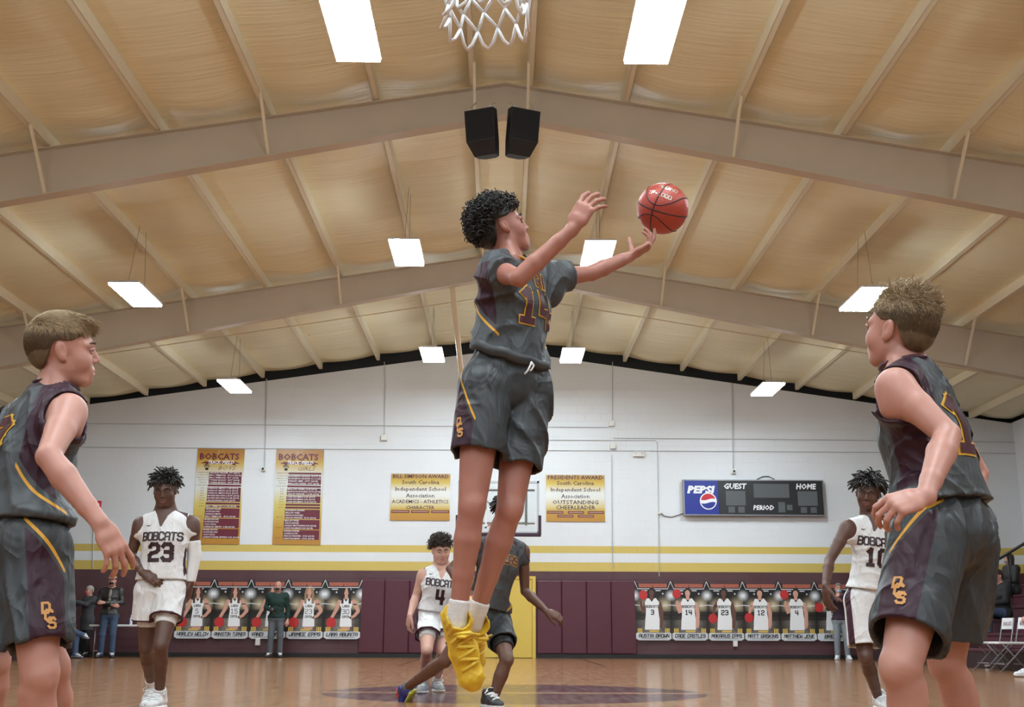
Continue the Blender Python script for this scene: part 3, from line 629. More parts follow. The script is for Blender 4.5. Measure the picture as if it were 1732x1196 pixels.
for i, (nm_, sk, hr, num, lab) in enumerate([('HARLEY WELCH', 'p', 'n', '5', 'girl player poster beside player 23\'s hand, brown hair'), ('ANNISTON TURNER', 'p', 'n', '15', 'girl player poster, long brown hair, left of the standing man with camera'),
        ('VANDI   ADAMS', 'p', 'n', '3', 'girl player poster half hidden by the standing man with camera'), ('JAIMEE EPPS', 'p', 'l', '23', 'girl player poster with light hair, right of the standing man with camera'), ('LARA ABUAITA', 'p', 'b', '30', 'rightmost girl player poster, long black hair')]):
    poster(lx+lw_*i, lw_-.004, nm_, 'girl', sk, hr, num, (.17, .37), lab)
rx0 = wpt(1074, 1040)[0]; rw_ = (wpt(1440, 1040)[0]-rx0)/6
for i, (nm_, sk, hr, num, ball, lab) in enumerate([('AUSTIN BROWN', 'd', 'b', '3', (.20, 1.03), 'boy player poster with number 3 jersey, ball held by his head'), ('CADE CASTLES', 'p', 'b', '14', (.14, 1.06), 'boy player poster with number 14 jersey, ball on his finger'),
        ('MAKARIUS EPPS', 'd', 'b', '23', (.12, .50), 'boy player poster with number 23 jersey, ball at his hip'), ('MATT GASKINS', 'p', 'b', '12', (.12, .52), 'boy player poster with number 12 jersey'), ('MATTHEW JOYE', 'p', 'b', '4', (.13, 1.05), 'boy player poster with number 4 jersey, left of the number 5 poster'),
        ('BRENNAN', 'p', 'b', '5', (.08, .76), 'boy player poster with number 5 jersey behind the man in a blue mask'), ('G', 'p', 'b', '1', (.10, .52), 'boy player poster mostly hidden behind player 10')]):
    poster(rx0+rw_*i, rw_-.004, nm_, 'boy', sk, hr, num, ball, lab)
# ---- conduits, boxes, outlets
M_cond = mat('painted_conduit', (0.50, 0.50, 0.49), 0.5); M_box = mat('ivory_box', (0.74, 0.73, 0.68), 0.5); M_cord = mat('dark_cord', (0.12, 0.11, 0.10), 0.6)
def pipe(name, pts, r, label, cat='conduit', m=M_cond, group='wall conduits'):
    mb = MB().tube([wpt(x, y, WY-.02) for x, y in pts], r, 6); return tag(mb.build(name, m), label, cat, group)
pipe('wall_conduit', [(451, 641), (450.5, 680), (447.5, 790)], .014, 'thin vertical conduit between the two record banners')
pipe('wall_conduit', [(650, 612), (651.5, 650), (650, 737)], .011, 'thin vertical conduit left of the jumping player\'s shorts')
pipe('wall_conduit', [(1036, 612), (1036, 640), (1035.5, 712)], .010, 'thin vertical conduit from the ceiling down to the upper ivory box')
pipe('wall_conduit', [(1034.5, 770), (1036, 960)], .010, 'thin vertical conduit running down beside the cheerleader sign')
pipe('wall_conduit', [(1238.5, 648), (1239, 715), (1240.5, 794)], .016, 'vertical double conduit above the scoreboard')
pipe('wall_conduit', [(110, 716), (1030, 723)], .009, 'long level conduit ending at the upper ivory box')
pipe('wall_conduit', [(110, 756), (600, 760), (1520, 765), (1728, 767)], .009, 'lower long level conduit crossing the whole back wall')
pipe('wall_conduit', [(905, 744), (1033, 745), (1108, 745), (1112, 750), (1114, 868)], .009, 'bent conduit running down towards the scoreboard')
pipe('wall_conduit', [(1037, 741), (1400, 744), (1726, 748)], .009, 'level conduit running right from the ivory boxes')
pipe('wall_conduit', [(158, 880), (157, 962)], .009, 'short vertical conduit behind the near left player\'s wrist')
pipe('wall_conduit', [(1114, 868), (1115, 975)], .009, 'vertical conduit below the bend left of the scoreboard')
pipe('power_cord', [(1116, 866), (1124, 873), (1136, 875), (1148, 871), (1156, 868)], .010, 'loose cord looping from wall box to scoreboard', 'cord', M_cord, 'cords')
pipe('power_cord', [(1280, 811), (1290, 806), (1300, 806), (1310, 811)], .012, 'small cord looping over the scoreboard top', 'cord', M_cord, 'cords')
def wbox(px, py, w, h, label, m=M_box, name='junction_box', cat='junction box', hole=False):
    p = wpt(px, py); root = empty(name, (p[0], WY, p[2]-h/2), label, cat)
    MB().bbox(p[0]-w/2, p[0]+w/2, WY-.09, WY-.001, p[2]-h/2, p[2]+h/2, .008).build('box', m, root)
    if hole: MB().lathe((p[0], WY-.092, p[2]), [(.03, 0), (.03, .01)], 14, (0, -1, 0)).build('lens', M_ink, root)
    else: MB().bbox(p[0]-w*.4, p[0]+w*.4, WY-.096, WY-.09, p[2]-h*.4, p[2]+h*.4, .002).build('cover', m, root)
wbox(650, 741, .15, .14, 'ivory box at the foot of the conduit left of the jumping player'); wbox(1034, 717, .15, .14, 'upper ivory box above the cheerleader sign'); wbox(1036, 755, .14, .14, 'lower ivory box above the cheerleader sign')
wbox(446, 794, .10, .10, 'small camera box between the two record banners', hole=True); wbox(1240.5, 798, .11, .11, 'small camera box just above the scoreboard', hole=True); wbox(1115, 868, .07, .07, 'small box where the scoreboard cord leaves the wall')
wbox(437, 1086, .11, .16, 'white outlet below the girl posters', name='wall_outlet', cat='outlet'); wbox(1243, 1089, .10, .13, 'white outlet below the boy posters', name='wall_outlet', cat='outlet')
p = wpt(1080, 769); er = empty('emergency_light', (p[0], WY, p[2]), 'white twin emergency light above the cheerleader sign', 'emergency light')
MB().bbox(p[0]-.14, p[0]+.14, WY-.09, WY-.001, p[2]-.06, p[2]+.02, .015).build('case', M_box, er)
for s in (-1, 1): MB().lathe((p[0]+s*.08, WY-.06, p[2]+.05), [(.03, 0), (.05, .05), (.048, .055)], 14, (s*.3, -1, -.5)).build('lamp_head', M_box, er)
p = wpt(736, 911); rr = empty('round_gauge', (p[0], WY, p[2]), 'round dark gauge on the gold stripe above player 4', 'gauge')
MB().lathe((p[0], WY, p[2]), [(.13, 0), (.13, .05), (.11, .06)], 20, (0, -1, 0)).build('case', M_black, rr); MB().lathe((p[0], WY-.06, p[2]), [(.09, 0), (.09, .004)], 20, (0, -1, 0)).build('dial', M_grey, rr)
p = wpt(167, 853); fa = empty('fire_alarm', (p[0], WY, p[2]), 'small red fire alarm behind the near left player\'s forearm', 'fire alarm')
MB().bbox(p[0]-.07, p[0]+.07, WY-.06, WY, p[2]-.08, p[2]+.08, .01).build('case', M_red, fa); MB().bbox(p[0]-.04, p[0]+.04, WY-.075, WY-.06, p[2]-.03, p[2]+.01, .005).build('handle', M_white, fa)
# ================================================================== FAR BASKET
BY = 25.3
M_frame = mat('grey_backboard_frame', (0.45, 0.47, 0.48), 0.4, metal=.3)
g = newmat('clear_glass', 0.05); g.b.inputs['Transmission Weight'].default_value = 1.0; g.b.inputs['Base Color'].default_value = (.93, .96, .96, 1); g.b.inputs['IOR'].default_value = 1.05; M_glass = g.m
M_orange = mat('orange_rim_paint', (0.62, 0.12, 0.02), 0.4); M_net = mat('white_nylon_net', (0.80, 0.81, 0.82), 0.6, sss=.0)
def net_mesh(mb, c, r0, r1, h, n=12, rows=6, rad=.004, bend=None):
    rings = []
    for k in range(rows+1):
        t = k/rows; rr_ = r0+(r1-r0)*min(1, t*1.25)**.8+(.012 if k == rows else 0); off = (k % 2)*.5
        rings.append([V(c[0]+rr_*math.cos((j+off)*2*math.pi/n), c[1]+rr_*math.sin((j+off)*2*math.pi/n), c[2]-h*t+(0 if k < rows else .0)) for j in range(n)])
    if bend: rings = [[bend(p) for p in r_] for r_ in rings]
    for k in range(rows):
        for j in range(n):
            for dj in ((0, 1) if k % 2 else (0, -1)):
                a, e = rings[k][j], rings[k+1][(j+dj) % n]; mid = (a+e)/2; out = mid-V(c[0], c[1], mid[2])
                if k == rows-1: mid = mid-V(0, 0, .014)
                mb.tube([a, mid, e], rad, 6)
def hoop(root, c, n_y, nets=True, rad=.004):
    rm = MB(); th = np.linspace(0, 2*math.pi, 33); rm.tube([V(c[0]+.2325*math.cos(a), c[1]+.2325*math.sin(a), c[2]) for a in th], .009, 8, False)
    rm.obox(V(c[0], c[1]+n_y*.30, c[2]-.02), (1, 0, 0), (0, 1, 0), (0, 0, 1), .06, .075, .035)
    ro = rm.build('rim', M_orange, root, True)
    return ro
fb = empty('basketball_hoop', (-.09, BY, 2.7), 'far basket: glass backboard with maroon lower padding, behind the jumping player\'s legs', 'basketball hoop')
x0, x1, z0, z1 = at(774.5, 860, BY)[0], at(912, 860, BY)[0], at(912, 904, BY)[2], at(912, 814, BY)[2]
fr = MB()
for a in ((x0, x1, z0, z0+.06), (x0, x1, z1-.05, z1), (x0, x0+.05, z0, z1), (x1-.05, x1, z0, z1)): fr.box(a[0], a[1], BY-.03, BY+.04, a[2], a[3])
fr.build('frame', M_frame, fb); MB().box(x0+.05, x1-.05, BY-.006, BY+.006, z0+.06, z1-.05).build('pane', M_glass, fb)
xm = (x0+x1)/2; tg = MB()
for a in ((xm-.30, xm+.30, z0+.13, z0+.17), (xm-.30, xm+.30, z0+.55, z0+.59), (xm-.30, xm-.26, z0+.13, z0+.59), (xm+.26, xm+.30, z0+.13, z0+.59)): tg.box(a[0], a[1], BY-.010, BY-.007, a[2], a[3])
tg.build('target_square', M_white, fb)
pdm = MB()
pdm.bbox(x0-.03, x1+.04, BY-.05, BY+.05, z0-.05, z0+.03, .015); pdm.bbox(x1-.02, x1+.045, BY-.05, BY+.05, z0-.02, z0+.42, .012); pdm.bbox(x0-.045, x0+.02, BY-.05, BY+.05, z0-.02, z0+.42, .012)
pdm.build('edge_padding', mat('dark_maroon_padding', (0.035, 0.01, 0.03), .5), fb)
hoop(fb, V(xm, BY-.42, z0+.15), 1)
nm_ = MB(); net_mesh(nm_, V(xm, BY-.42, z0+.145), .225, .15, .42, 12, 6, .005); nm_.build('net', M_net, fb)
sp_ = MB()
for s in (-1, 1):
    sp_.tube([V(xm+s*.62, BY+.06, z1-.15), V(xm+s*.62, BY+.06, z0+.2)], .03, 8); sp_.tube([V(xm+s*.62, BY+.06, z1-.12), V(xm, BY+.06, z0+.5)], .02, 6)
sp_.tube([V(x0+.1, BY+.06, z1-.2), V(x1-.1, BY+.06, z1-.2)], .025, 8); sp_.tube([V(x0+.1, BY+.06, z0+.25), V(x1-.1, BY+.06, z0+.25)], .025, 8)
sp_.build('back_brace', M_frame, fb)
for a, e in (((764, 478), (800, 815)), ((916, 478), (886, 815))): MB().tube([at(*a, 20.8), at(*e, BY+.06)], .055, 10).build('hanging_pole', M_beige, fb)
MB().tube([at(779, 571, 22.3), at(921, 573, 22.3)], .02, 8).build('cross_bar', M_beige, fb)
# ================================================================== NEAR BASKET (only the net hangs into view)
nc = at(820, 42, 3.5); RZ = nc[2]-.02+.44
nb = empty('basketball_hoop', (nc[0], 3.5, RZ-.4), 'near basket whose white net hangs in at the top edge', 'basketball hoop')
hoop(nb, V(nc[0], 3.5, RZ), -1)
rngn = np.random.RandomState(3)
def bend(p): return V(p[0]+.012*math.sin(p[2]*17+p[1]*9), p[1]+.010*math.sin(p[2]*13+p[0]*11), p[2]+.010*math.sin(p[0]*23+2)+.008*math.sin(p[1]*19))
nm_ = MB(); net_mesh(nm_, V(nc[0], 3.5, RZ-.01), .225, .14, .42, 12, 6, .0062, bend); nm_.build('net', M_net, nb, True)
by2 = 3.5-.38
fr = MB(); bx0, bx1, bz0, bz1 = nc[0]-.914, nc[0]+.914, RZ-.05, RZ+1.12
for a in ((bx0, bx1, bz0, bz0+.05), (bx0, bx1, bz1-.05, bz1), (bx0, bx0+.05, bz0, bz1), (bx1-.05, bx1, bz0, bz1)): fr.box(a[0], a[1], by2-.04, by2+.02, a[2], a[3])
fr.build('frame', M_frame, nb); MB().box(bx0+.05, bx1-.05, by2-.008, by2+.004, bz0+.05, bz1-.05).build('pane', M_glass, nb)
for s in (-1, 1): MB().tube([(nc[0]+s*.6, by2-.05, bz1-.1), (nc[0]+s*.9, 0.0, raftz(.9))], .05, 10).build('hanging_pole', M_beige, nb)
# ================================================================== CEILING LOUDSPEAKERS
M_spk = mat('black_speaker_paint', (0.006, 0.006, 0.007), 0.6); M_grille = mat('black_grille', (0.004, 0.004, 0.0045), 0.85, bump=.2, bscale=160)
for s, px, lab in ((-1, 822, 'left one of two black loudspeakers hanging at the roof ridge'), (1, 877, 'right one of two black loudspeakers hanging at the roof ridge')):
    c0 = at(px-s*-2, 228, 12.9); root = empty('loudspeaker', tuple(c0), lab, 'loudspeaker', 'loudspeakers at the ridge')
    f = unit(V(s*.40, -1, -.22)); r_ = unit(np.cross(f, (0, 0, 1))); u_ = np.cross(r_, f)
    v = []
    for dz, ww, df in ((.29, 1, 0), (-.10, 1, 0), (-.27, .72, -.11)):
        for (a, d) in ((-.19, .16), (.19, .16), (.19, .02), (.10, -.16), (-.10, -.16), (-.19, .02)): v.append(c0+a*ww*r_+(d+(df if d > 0 else 0))*f+dz*u_)
    MB().add(v, [(0, 1, 2, 3, 4, 5), (12, 13, 14, 15, 16, 17)[::-1]]+[(i+k, (i+1) % 6+k, 6+(i+1) % 6+k, 6+i+k)[::-1] for k in (0, 6) for i in range(6)]).build('cabinet', M_spk, root)
    MB().obox(c0+f*.166+u_*.095, r_, f, u_, .178, .006, .183).build('grille', M_grille, root)
    for a in (-.14, .14): MB().tube([c0+a*r_+f*.1+u_*.22, c0+a*r_+f*.1+u_*.33, V((c0+a*r_)[0], 13.6, raftz(0)+.1)], .008, 6).build('hanger', M_steel, root)
# ================================================================== SOLID MODELLER (distance fields -> smooth closed meshes)
class Field:
    def __init__(s, lo, hi, vox):
        s.vox = vox; s.lo = np.asarray(lo, float)-2*vox; n = np.ceil((np.asarray(hi, float)+2*vox-s.lo)/vox).astype(int)+1
        s.ax = [(s.lo[i]+np.arange(n[i])*vox).astype(np.float32) for i in range(3)]
        s.d = np.full(n, 0.5, np.float32)
    def sl(s, lo, hi):
        r = []
        for i in range(3):
            a = int(math.floor((lo[i]-s.lo[i])/s.vox)); e = int(math.ceil((hi[i]-s.lo[i])/s.vox))+1
            a = max(0, a); e = min(s.d.shape[i], e)
            if e <= a: return None
            r.append(slice(a, e))
        return tuple(r)
    def add(s, prim, k=0.01, op='u'):
        fn, lo, hi = prim; m = k+3*s.vox if op == 'u' else k+2*s.vox
        q = s.sl(lo-m, hi+m)
        if q is None: return s
        x = s.ax[0][q[0]][:, None, None]; y = s.ax[1][q[1]][None, :, None]; z = s.ax[2][q[2]][None, None, :]
        v = fn(x, y, z); d = s.d[q]
        if op == 'u':
            if k > 0: h = np.maximum(k-np.abs(d-v), 0)/k; s.d[q] = np.minimum(d, v)-h*h*k*0.25
            else: s.d[q] = np.minimum(d, v)
        elif op == 's':
            v = -v
            if k > 0: h = np.maximum(k-np.abs(d-v), 0)/k; s.d[q] = np.maximum(d, v)+h*h*k*0.25
            else: s.d[q] = np.maximum(d, v)
        return s
    def everywhere(s, fn):
        s.d = fn(s.ax[0][:, None, None], s.ax[1][None, :, None], s.ax[2][None, None, :], s.d).astype(np.float32); return s
    def mesh(s):
        d = s.d; ins = d < 0
        c = ins.astype(np.int8)
        t = c[:-1]+c[1:]; t = t[:, :-1]+t[:, 1:]; t = t[:, :, :-1]+t[:, :, 1:]
        act = (t > 0) & (t < 8); ids = np.full(t.shape, -1, np.int32); I = np.argwhere(act); ids[act] = np.arange(len(I), dtype=np.int32)
        i, j, k = I.T; acc = np.zeros((len(I), 3), np.float64); cnt = np.zeros(len(I))
        cor = {(a, b_, c_): d[i+a, j+b_, k+c_] for a in (0, 1) for b_ in (0, 1) for c_ in (0, 1)}
        for p in cor:
            for ax in range(3):
                if p[ax]: continue
                q = list(p); q[ax] = 1; q = tuple(q); A, B = cor[p], cor[q]; m = (A < 0) != (B < 0)
                tt = np.where(m, A/np.where(A == B, 1, A-B), 0)
                e = np.array(p, float)[None, :].repeat(len(I), 0); e[:, ax] += tt
                acc[m] += e[m]; cnt[m] += 1
        v = (I+acc/cnt[:, None])*s.vox+s.lo
        F = []
        for ax in range(3):
            a = np.take(ins, range(ins.shape[ax]-1), ax); e = np.take(ins, range(1, ins.shape[ax]), ax)
            E = np.argwhere(a != e); pos = a[tuple(E.T)]
            o1, o2 = [(1, 2), (2, 0), (0, 1)][ax]
            ok = (E[:, o1] > 0) & (E[:, o2] > 0) & (E[:, o1] < t.shape[o1]) & (E[:, o2] < t.shape[o2]); E = E[ok]; pos = pos[ok]
            def g(a1, a2):
                q = E.copy(); q[:, o1] += a1; q[:, o2] += a2; return ids[tuple(q.T)]
            quad = np.stack([g(-1, -1), g(0, -1), g(0, 0), g(-1, 0)], 1)
            quad[~pos] = quad[~pos][:, ::-1]; F.append(quad)
        return v, np.concatenate(F)
def _bb(pts, r): p = np.array(pts); return p.min(0)-r, p.max(0)+r
def cone(a, b, ra, rb):
    a = np.asarray(a, float); b = np.asarray(b, float); ba = b-a; L2 = float(ba@ba)+1e-9; lo, hi = _bb([a, b], max(ra, rb))
    def fn(x, y, z):
        px, py, pz = x-np.float32(a[0]), y-np.float32(a[1]), z-np.float32(a[2])
        t = np.clip((px*np.float32(ba[0])+py*np.float32(ba[1])+pz*np.float32(ba[2]))/np.float32(L2), 0, 1)
        return np.sqrt((px-t*np.float32(ba[0]))**2+(py-t*np.float32(ba[1]))**2+(pz-t*np.float32(ba[2]))**2)-(np.float32(ra)+t*np.float32(rb-ra))
    return fn, lo, hi
def ell(c, ax, r):
    """ellipsoid with axes rows ax and radii r"""
    c = np.asarray(c, float); A = np.array([unit(q) for q in ax]); r = np.asarray(r, float); e = np.sqrt(((A*r[:, None])**2).sum(0))
    def fn(x, y, z):
        px, py, pz = x-np.float32(c[0]), y-np.float32(c[1]), z-np.float32(c[2]); k0 = 0; k1 = 0
        for i in range(3):
            q = px*np.float32(A[i, 0])+py*np.float32(A[i, 1])+pz*np.float32(A[i, 2]); k0 = k0+(q/np.float32(r[i]))**2; k1 = k1+(q/np.float32(r[i]**2))**2
        k0 = np.sqrt(k0); k1 = np.sqrt(k1); return k0*(k0-1)/np.maximum(k1, 1e-4)
    return fn, c-e, c+e
def tube_e(a, b, A0, B0, vdir):
    """elliptic tube from a to b; A0=(rv,rw) at a, B0 at b; vdir the wide direction"""
    a = np.asarray(a, float); b = np.asarray(b, float); L = np.linalg.norm(b-a); u = (b-a)/L; v = np.asarray(vdir, float); v = unit(v-u*(v@u)); w_ = np.cross(u, v)
    rm = max(max(A0), max(B0)); lo, hi = _bb([a, b], rm)
    def fn(x, y, z):
        px, py, pz = x-np.float32(a[0]), y-np.float32(a[1]), z-np.float32(a[2])
        pu = px*np.float32(u[0])+py*np.float32(u[1])+pz*np.float32(u[2]); pv = px*np.float32(v[0])+py*np.float32(v[1])+pz*np.float32(v[2]); pw = px*np.float32(w_[0])+py*np.float32(w_[1])+pz*np.float32(w_[2])
        t = np.clip(pu/np.float32(L), 0, 1); out = pu-t*np.float32(L)
        rv = np.float32(A0[0])+t*np.float32(B0[0]-A0[0]); rw = np.float32(A0[1])+t*np.float32(B0[1]-A0[1]); rmn = np.minimum(rv, rw)
        k0 = np.sqrt((pv/rv)**2+(pw/rw)**2+(out/rmn)**2); k1 = np.sqrt((pv/rv**2)**2+(pw/rw**2)**2+(out/rmn**2)**2)
        return np.where(k0 < .3, -rmn*.7, k0*(k0-1)/np.maximum(k1, 1e-4))
    return fn, lo, hi
def plane_cut(F, p, n, k=0.0):
    """remove everything on the side n points to"""
    p = np.asarray(p, float); n = unit(n)
    F.everywhere(lambda x, y, z, d: np.maximum(d, (x-np.float32(p[0]))*np.float32(n[0])+(y-np.float32(p[1]))*np.float32(n[1])+(z-np.float32(p[2]))*np.float32(n[2])))
def prims_bb(prims): return np.min([p[1] for p in prims], 0), np.max([p[2] for p in prims], 0)
def solid(prims, vox, k=0.02, pad=0.03, post=None):
    """prims: list of (prim) or (prim,k) or (prim,k,op)"""
    L = [p if isinstance(p[0], tuple) else (p,) for p in prims]
    lo, hi = prims_bb([p[0] for p in L if len(p) < 3 or p[2] == 'u'])
    F = Field(lo-pad, hi+pad, vox)
    for p in L: F.add(p[0], p[1] if len(p) > 1 else k, p[2] if len(p) > 2 else 'u')
    if post: post(F)
    return F
def relax(v, f, it=1, lam=0.5):
    n = len(v)
    for _ in range(it):
        acc = np.zeros_like(v); cnt = np.zeros(n)
        for a, b_ in ((0, 1), (1, 2), (2, 3), (3, 0)):
            for p, q in ((a, b_), (b_, a)):
                for c in range(3): acc[:, c] += np.bincount(f[:, p], v[f[:, q], c], n)
                cnt += np.bincount(f[:, p], minlength=n)
        v = v+lam*(acc/np.maximum(cnt, 1)[:, None]-v)
    return v
def to_obj(F, name, m, parent, relax_it=1, attrs=None):
    v, f = F.mesh(); v = relax(v, f, relax_it)
    me = mesh_np(name, v, f); o = link(name, me, m, parent, True)
    for an, fn in (attrs or {}).items():
        a = me.attributes.new(an, 'FLOAT', 'POINT'); a.data.foreach_set('value', np.asarray(fn(v), np.float32).ravel())
    return o, v, f
def drape(name, quads, o, ex, ey, bvh, m, parent, lift=.003, back=.25, curve=None):
    """lay flat 2-D quads onto a surface: shoot along -(ex x ey) from in front"""
    o = np.asarray(o, float); ex = unit(ex); ey = unit(ey); nz = np.cross(ex, ey); mb = MB(); cache = {}
    def hit(p):
        kk = (round(p[0], 5), round(p[1], 5))
        if kk not in cache:
            s0 = o+p[0]*ex+p[1]*ey+nz*back; h = bvh.ray_cast(Vector(s0), Vector(-nz), back*2)
            cache[kk] = None if h[0] is None else np.array(h[0])+np.array(h[1])*lift
        return cache[kk]
    for q in quads:
        pts = [hit(p) for p in q]
        if any(p is None for p in pts): continue
        mb.add(pts, [(0, 1, 2, 3)])
    if mb.v: return mb.build(name, m, parent)
def swoosh(s):
    """tick mark as 2-D quads"""
    n = 8; T = np.linspace(0, 1, n); up = [(t-.5, .34*(t**2.2)-.02-.16*math.sin(math.pi*t)*.6) for t in T]; lo_ = [(t-.5-.03, .36*(t**2.2)-.12-.20*math.sin(math.pi*min(1, t*1.05))**.8*(1-t*.45)+.10*t) for t in T]
    lo_[-1] = up[-1]
    return [[(s*lo_[i][0], s*lo_[i][1]), (s*lo_[i+1][0], s*lo_[i+1][1]), (s*up[i+1][0], s*up[i+1][1]), (s*up[i][0], s*up[i][1])] for i in range(n-1)]
# ------------------------------------------------------------------ materials of people
def skin(name, col, lip):
    if name in MATS: return MATS[name]
    b = newmat(name, 0.47); P, S = b.pos(); n = b.noise(P, 9, 4); n2 = b.noise(P, 2.5, 3)
    c = b.mix(n, tuple(x*.90 for x in col), tuple(min(1, x*1.08) for x in col))
    c = b.mix(b.math('MULTIPLY', n2, .35), c, (col[0]*1.0, col[1]*.78, col[2]*.74))
    c = b.mix(b.math('GREATER_THAN', b.attr('lip'), 0.5), c, lip); b.base(c)
    b.b.inputs['Subsurface Weight'].default_value = .12; b.b.inputs['Subsurface Radius'].default_value = (.012, .004, .002); b.b.inputs['Subsurface Scale'].default_value = .6
    b.bump(b.noise(P, 160, 2), .06, .002); return b.m
S_FAIR = skin('fair_skin', (0.50, 0.255, 0.20), (0.50, 0.18, 0.15)); S_TAN = skin('tan_skin', (0.40, 0.175, 0.128), (0.42, 0.14, 0.11))
S_DARK = skin('dark_brown_skin', (0.105, 0.050, 0.034), (0.16, 0.055, 0.045)); S_BROWN = skin('brown_skin', (0.13, 0.060, 0.038), (0.2, 0.08, 0.06)); S_PALE = skin('pale_skin', (0.60, 0.36, 0.28), (0.50, 0.20, 0.18))
M_eyew = mat('eye_white', (0.42, 0.40, 0.38), 0.25); M_iris = mat('dark_iris', (0.03, 0.018, 0.012), 0.15)
def cloth(name, col, trimc=None, panelc=None, stripec=None, rough=.55):
    """cloth with colour areas carried by signed attributes: panel, stripe, trim (inside where > 0)"""
    if name in MATS: return MATS[name]
    b = newmat(name, rough); P, S = b.pos()
    n = b.noise(P, 5, 3); c = b.mix(n, tuple(x*.92 for x in col), tuple(min(1, x*1.06) for x in col))
    for an, cc in (('panel', panelc), ('stripe', stripec), ('trim', trimc)):
        if cc: c = b.mix(b.math('GREATER_THAN', b.attr(an), 0.0), c, cc)
    b.base(c); b.b.inputs['Specular IOR Level'].default_value = .35
    def ridge(vec, sc, dist):
        x = b.n('ShaderNodeTexNoise'); x.inputs['Scale'].default_value = sc; x.inputs['Detail'].default_value = 2; x.inputs['Distortion'].default_value = dist; b.l(vec, x.inputs['Vector'])
        return b.math('SUBTRACT', 1.0, b.math('MULTIPLY', b.math('ABSOLUTE', b.math('SUBTRACT', x.outputs['Fac'], .5)), 3.2), clamp=True)
    h_ = b.math('ADD', ridge(b.mapping(P, (1, 1, .40)), 9, .8), b.math('MULTIPLY', ridge(b.mapping(P, (1, 1, .8)), 5, 1.4), .9))
    h_ = b.math('ADD', h_, b.math('MULTIPLY', b.noise(P, 420, 2), .05)); b.bump(h_, .55, .020); return b.m
C_GREY = (0.064, 0.072, 0.078); C_MAR = (0.032, 0.007, 0.018); C_GOLD = (0.72, 0.36, 0.035); C_WHITE = (0.76, 0.76, 0.76)
M_jg = cloth('grey_jersey', C_GREY, (0.035, .012, .022), C_MAR, C_GOLD, .5); M_sg = cloth('grey_shorts', (0.044, 0.049, 0.053), None, C_MAR, C_GOLD, .45)
M_jw = cloth('white_jersey', C_WHITE, None, (0.05, .012, .025), None); M_sw = cloth('white_shorts', C_WHITE, (.06, .012, .03), (0.05, .012, .025), (.7, .7, .7))
M_num = mat('maroon_number', (0.06, 0.010, 0.020), .5); M_numb = mat('blackish_maroon_letter', (0.030, 0.008, 0.012), .5); M_goldn = mat('gold_outline', (0.75, 0.42, 0.05), .5); M_monog = mat('orange_monogram', (0.62, 0.30, 0.09), .55)
# ------------------------------------------------------------------ body parts
class Fr:
    """frame: origin c, right r, forward f, up u"""
    def __init__(s, c, f, u):
        s.c = np.asarray(c, float); s.u = unit(u); f = np.asarray(f, float); s.f = unit(f-s.u*(f@s.u)); s.r = np.cross(s.f, s.u)
    def p(s, r, f, u): return s.c+r*s.r+f*s.f+u*s.u
    def loc(s, v): d = v-s.c; return d@s.r, d@s.f, d@s.u
def head_prims(h, s=1.0, detail=True):
    p = lambda r, f, u: h.p(r*s, f*s, u*s); ax = (h.r, h.f, h.u); E = lambda c, rr: ell(p(*c), ax, [q*s for q in rr])
    L = [(E((0, -.014, .034), (.077, .098, .088)), .02), (E((0, .022, -.025), (.064, .072, .088)), .03), (E((0, .036, -.082), (.046, .050, .036)), .025), (cone(p(0, .072, -.104), p(0, .078, -.101), .019*s, .017*s), .02)]
    for q in (-1, 1):
        L += [(cone(p(q*.050, .0, -.052), p(q*.030, .055, -.098), .020*s, .018*s), .025), (E((q*.043, .052, -.036), (.026, .030, .030)), .03), (cone(p(q*.012, .090, .020), p(q*.048, .070, .018), .010*s, .010*s), .014)]
    if detail:
        L += [(cone(p(0, .090, .006), p(0, .108, -.031), .0078*s, .0098*s), .012), (E((0, .074, -.070), (.028, .024, .022)), .018)]
        for q in (-1, 1): L += [(E((q*.0105, .098, -.037), (.0082, .010, .0072)), .006), (cone(p(q*.033, .099, -.001), p(q*.031, .099, -.001), .011*s, .011*s), .012, 's')]
        L += [(cone(p(-.018, .089, -.066), p(.018, .089, -.066), .0068*s, .0068*s), .006), (cone(p(0, .095, -.0655), p(0, .0945, -.066), .007*s, .007*s), .006), (cone(p(-.016, .088, -.078), p(.016, .088, -.078), .0075*s, .0075*s), .006), (cone(p(0, .094, -.079), p(0, .094, -.078), .0075*s, .0075*s), .006),
              (cone(p(-.022, .098, -.0722), p(.022, .098, -.0722), .0032*s, .0032*s), .003, 's')]
        for q in (-1, 1):
            ea = unit(h.u+h.f*-.25); ef = np.cross(h.r, ea)
            L += [(ell(p(q*.081, -.012, -.004), (unit(h.r+q*h.f*-.0-0*h.u), ef, ea), [.0095*s, .019*s, .034*s]), .006), (ell(p(q*.092, -.006, .002), (h.r, ef, ea), [.008*s, .010*s, .020*s]), .005, 's'), (cone(p(q*.079, .0, -.032), p(q*.081, .0, -.030), .0075*s, .008*s), .005)]
    else: L += [(cone(p(0, .088, .0), p(0, .106, -.034), .009*s, .012*s), .012)]+[(E((q*.079, -.012, -.004), (.010, .018, .032)), .006) for q in (-1, 1)]
    return L
def lip_attr(h, s=1.0):
    def fn(v):
        r, f, u = h.loc(v); r, f, u = r/s, f/s, u/s
        return ((np.abs(r) < .024-(np.abs(u+.072)*.6)) & (f > .082) & (u < -.059-.10*np.abs(r)*.3) & (u > -.0855+np.abs(r)*.2)).astype(float)
    return fn
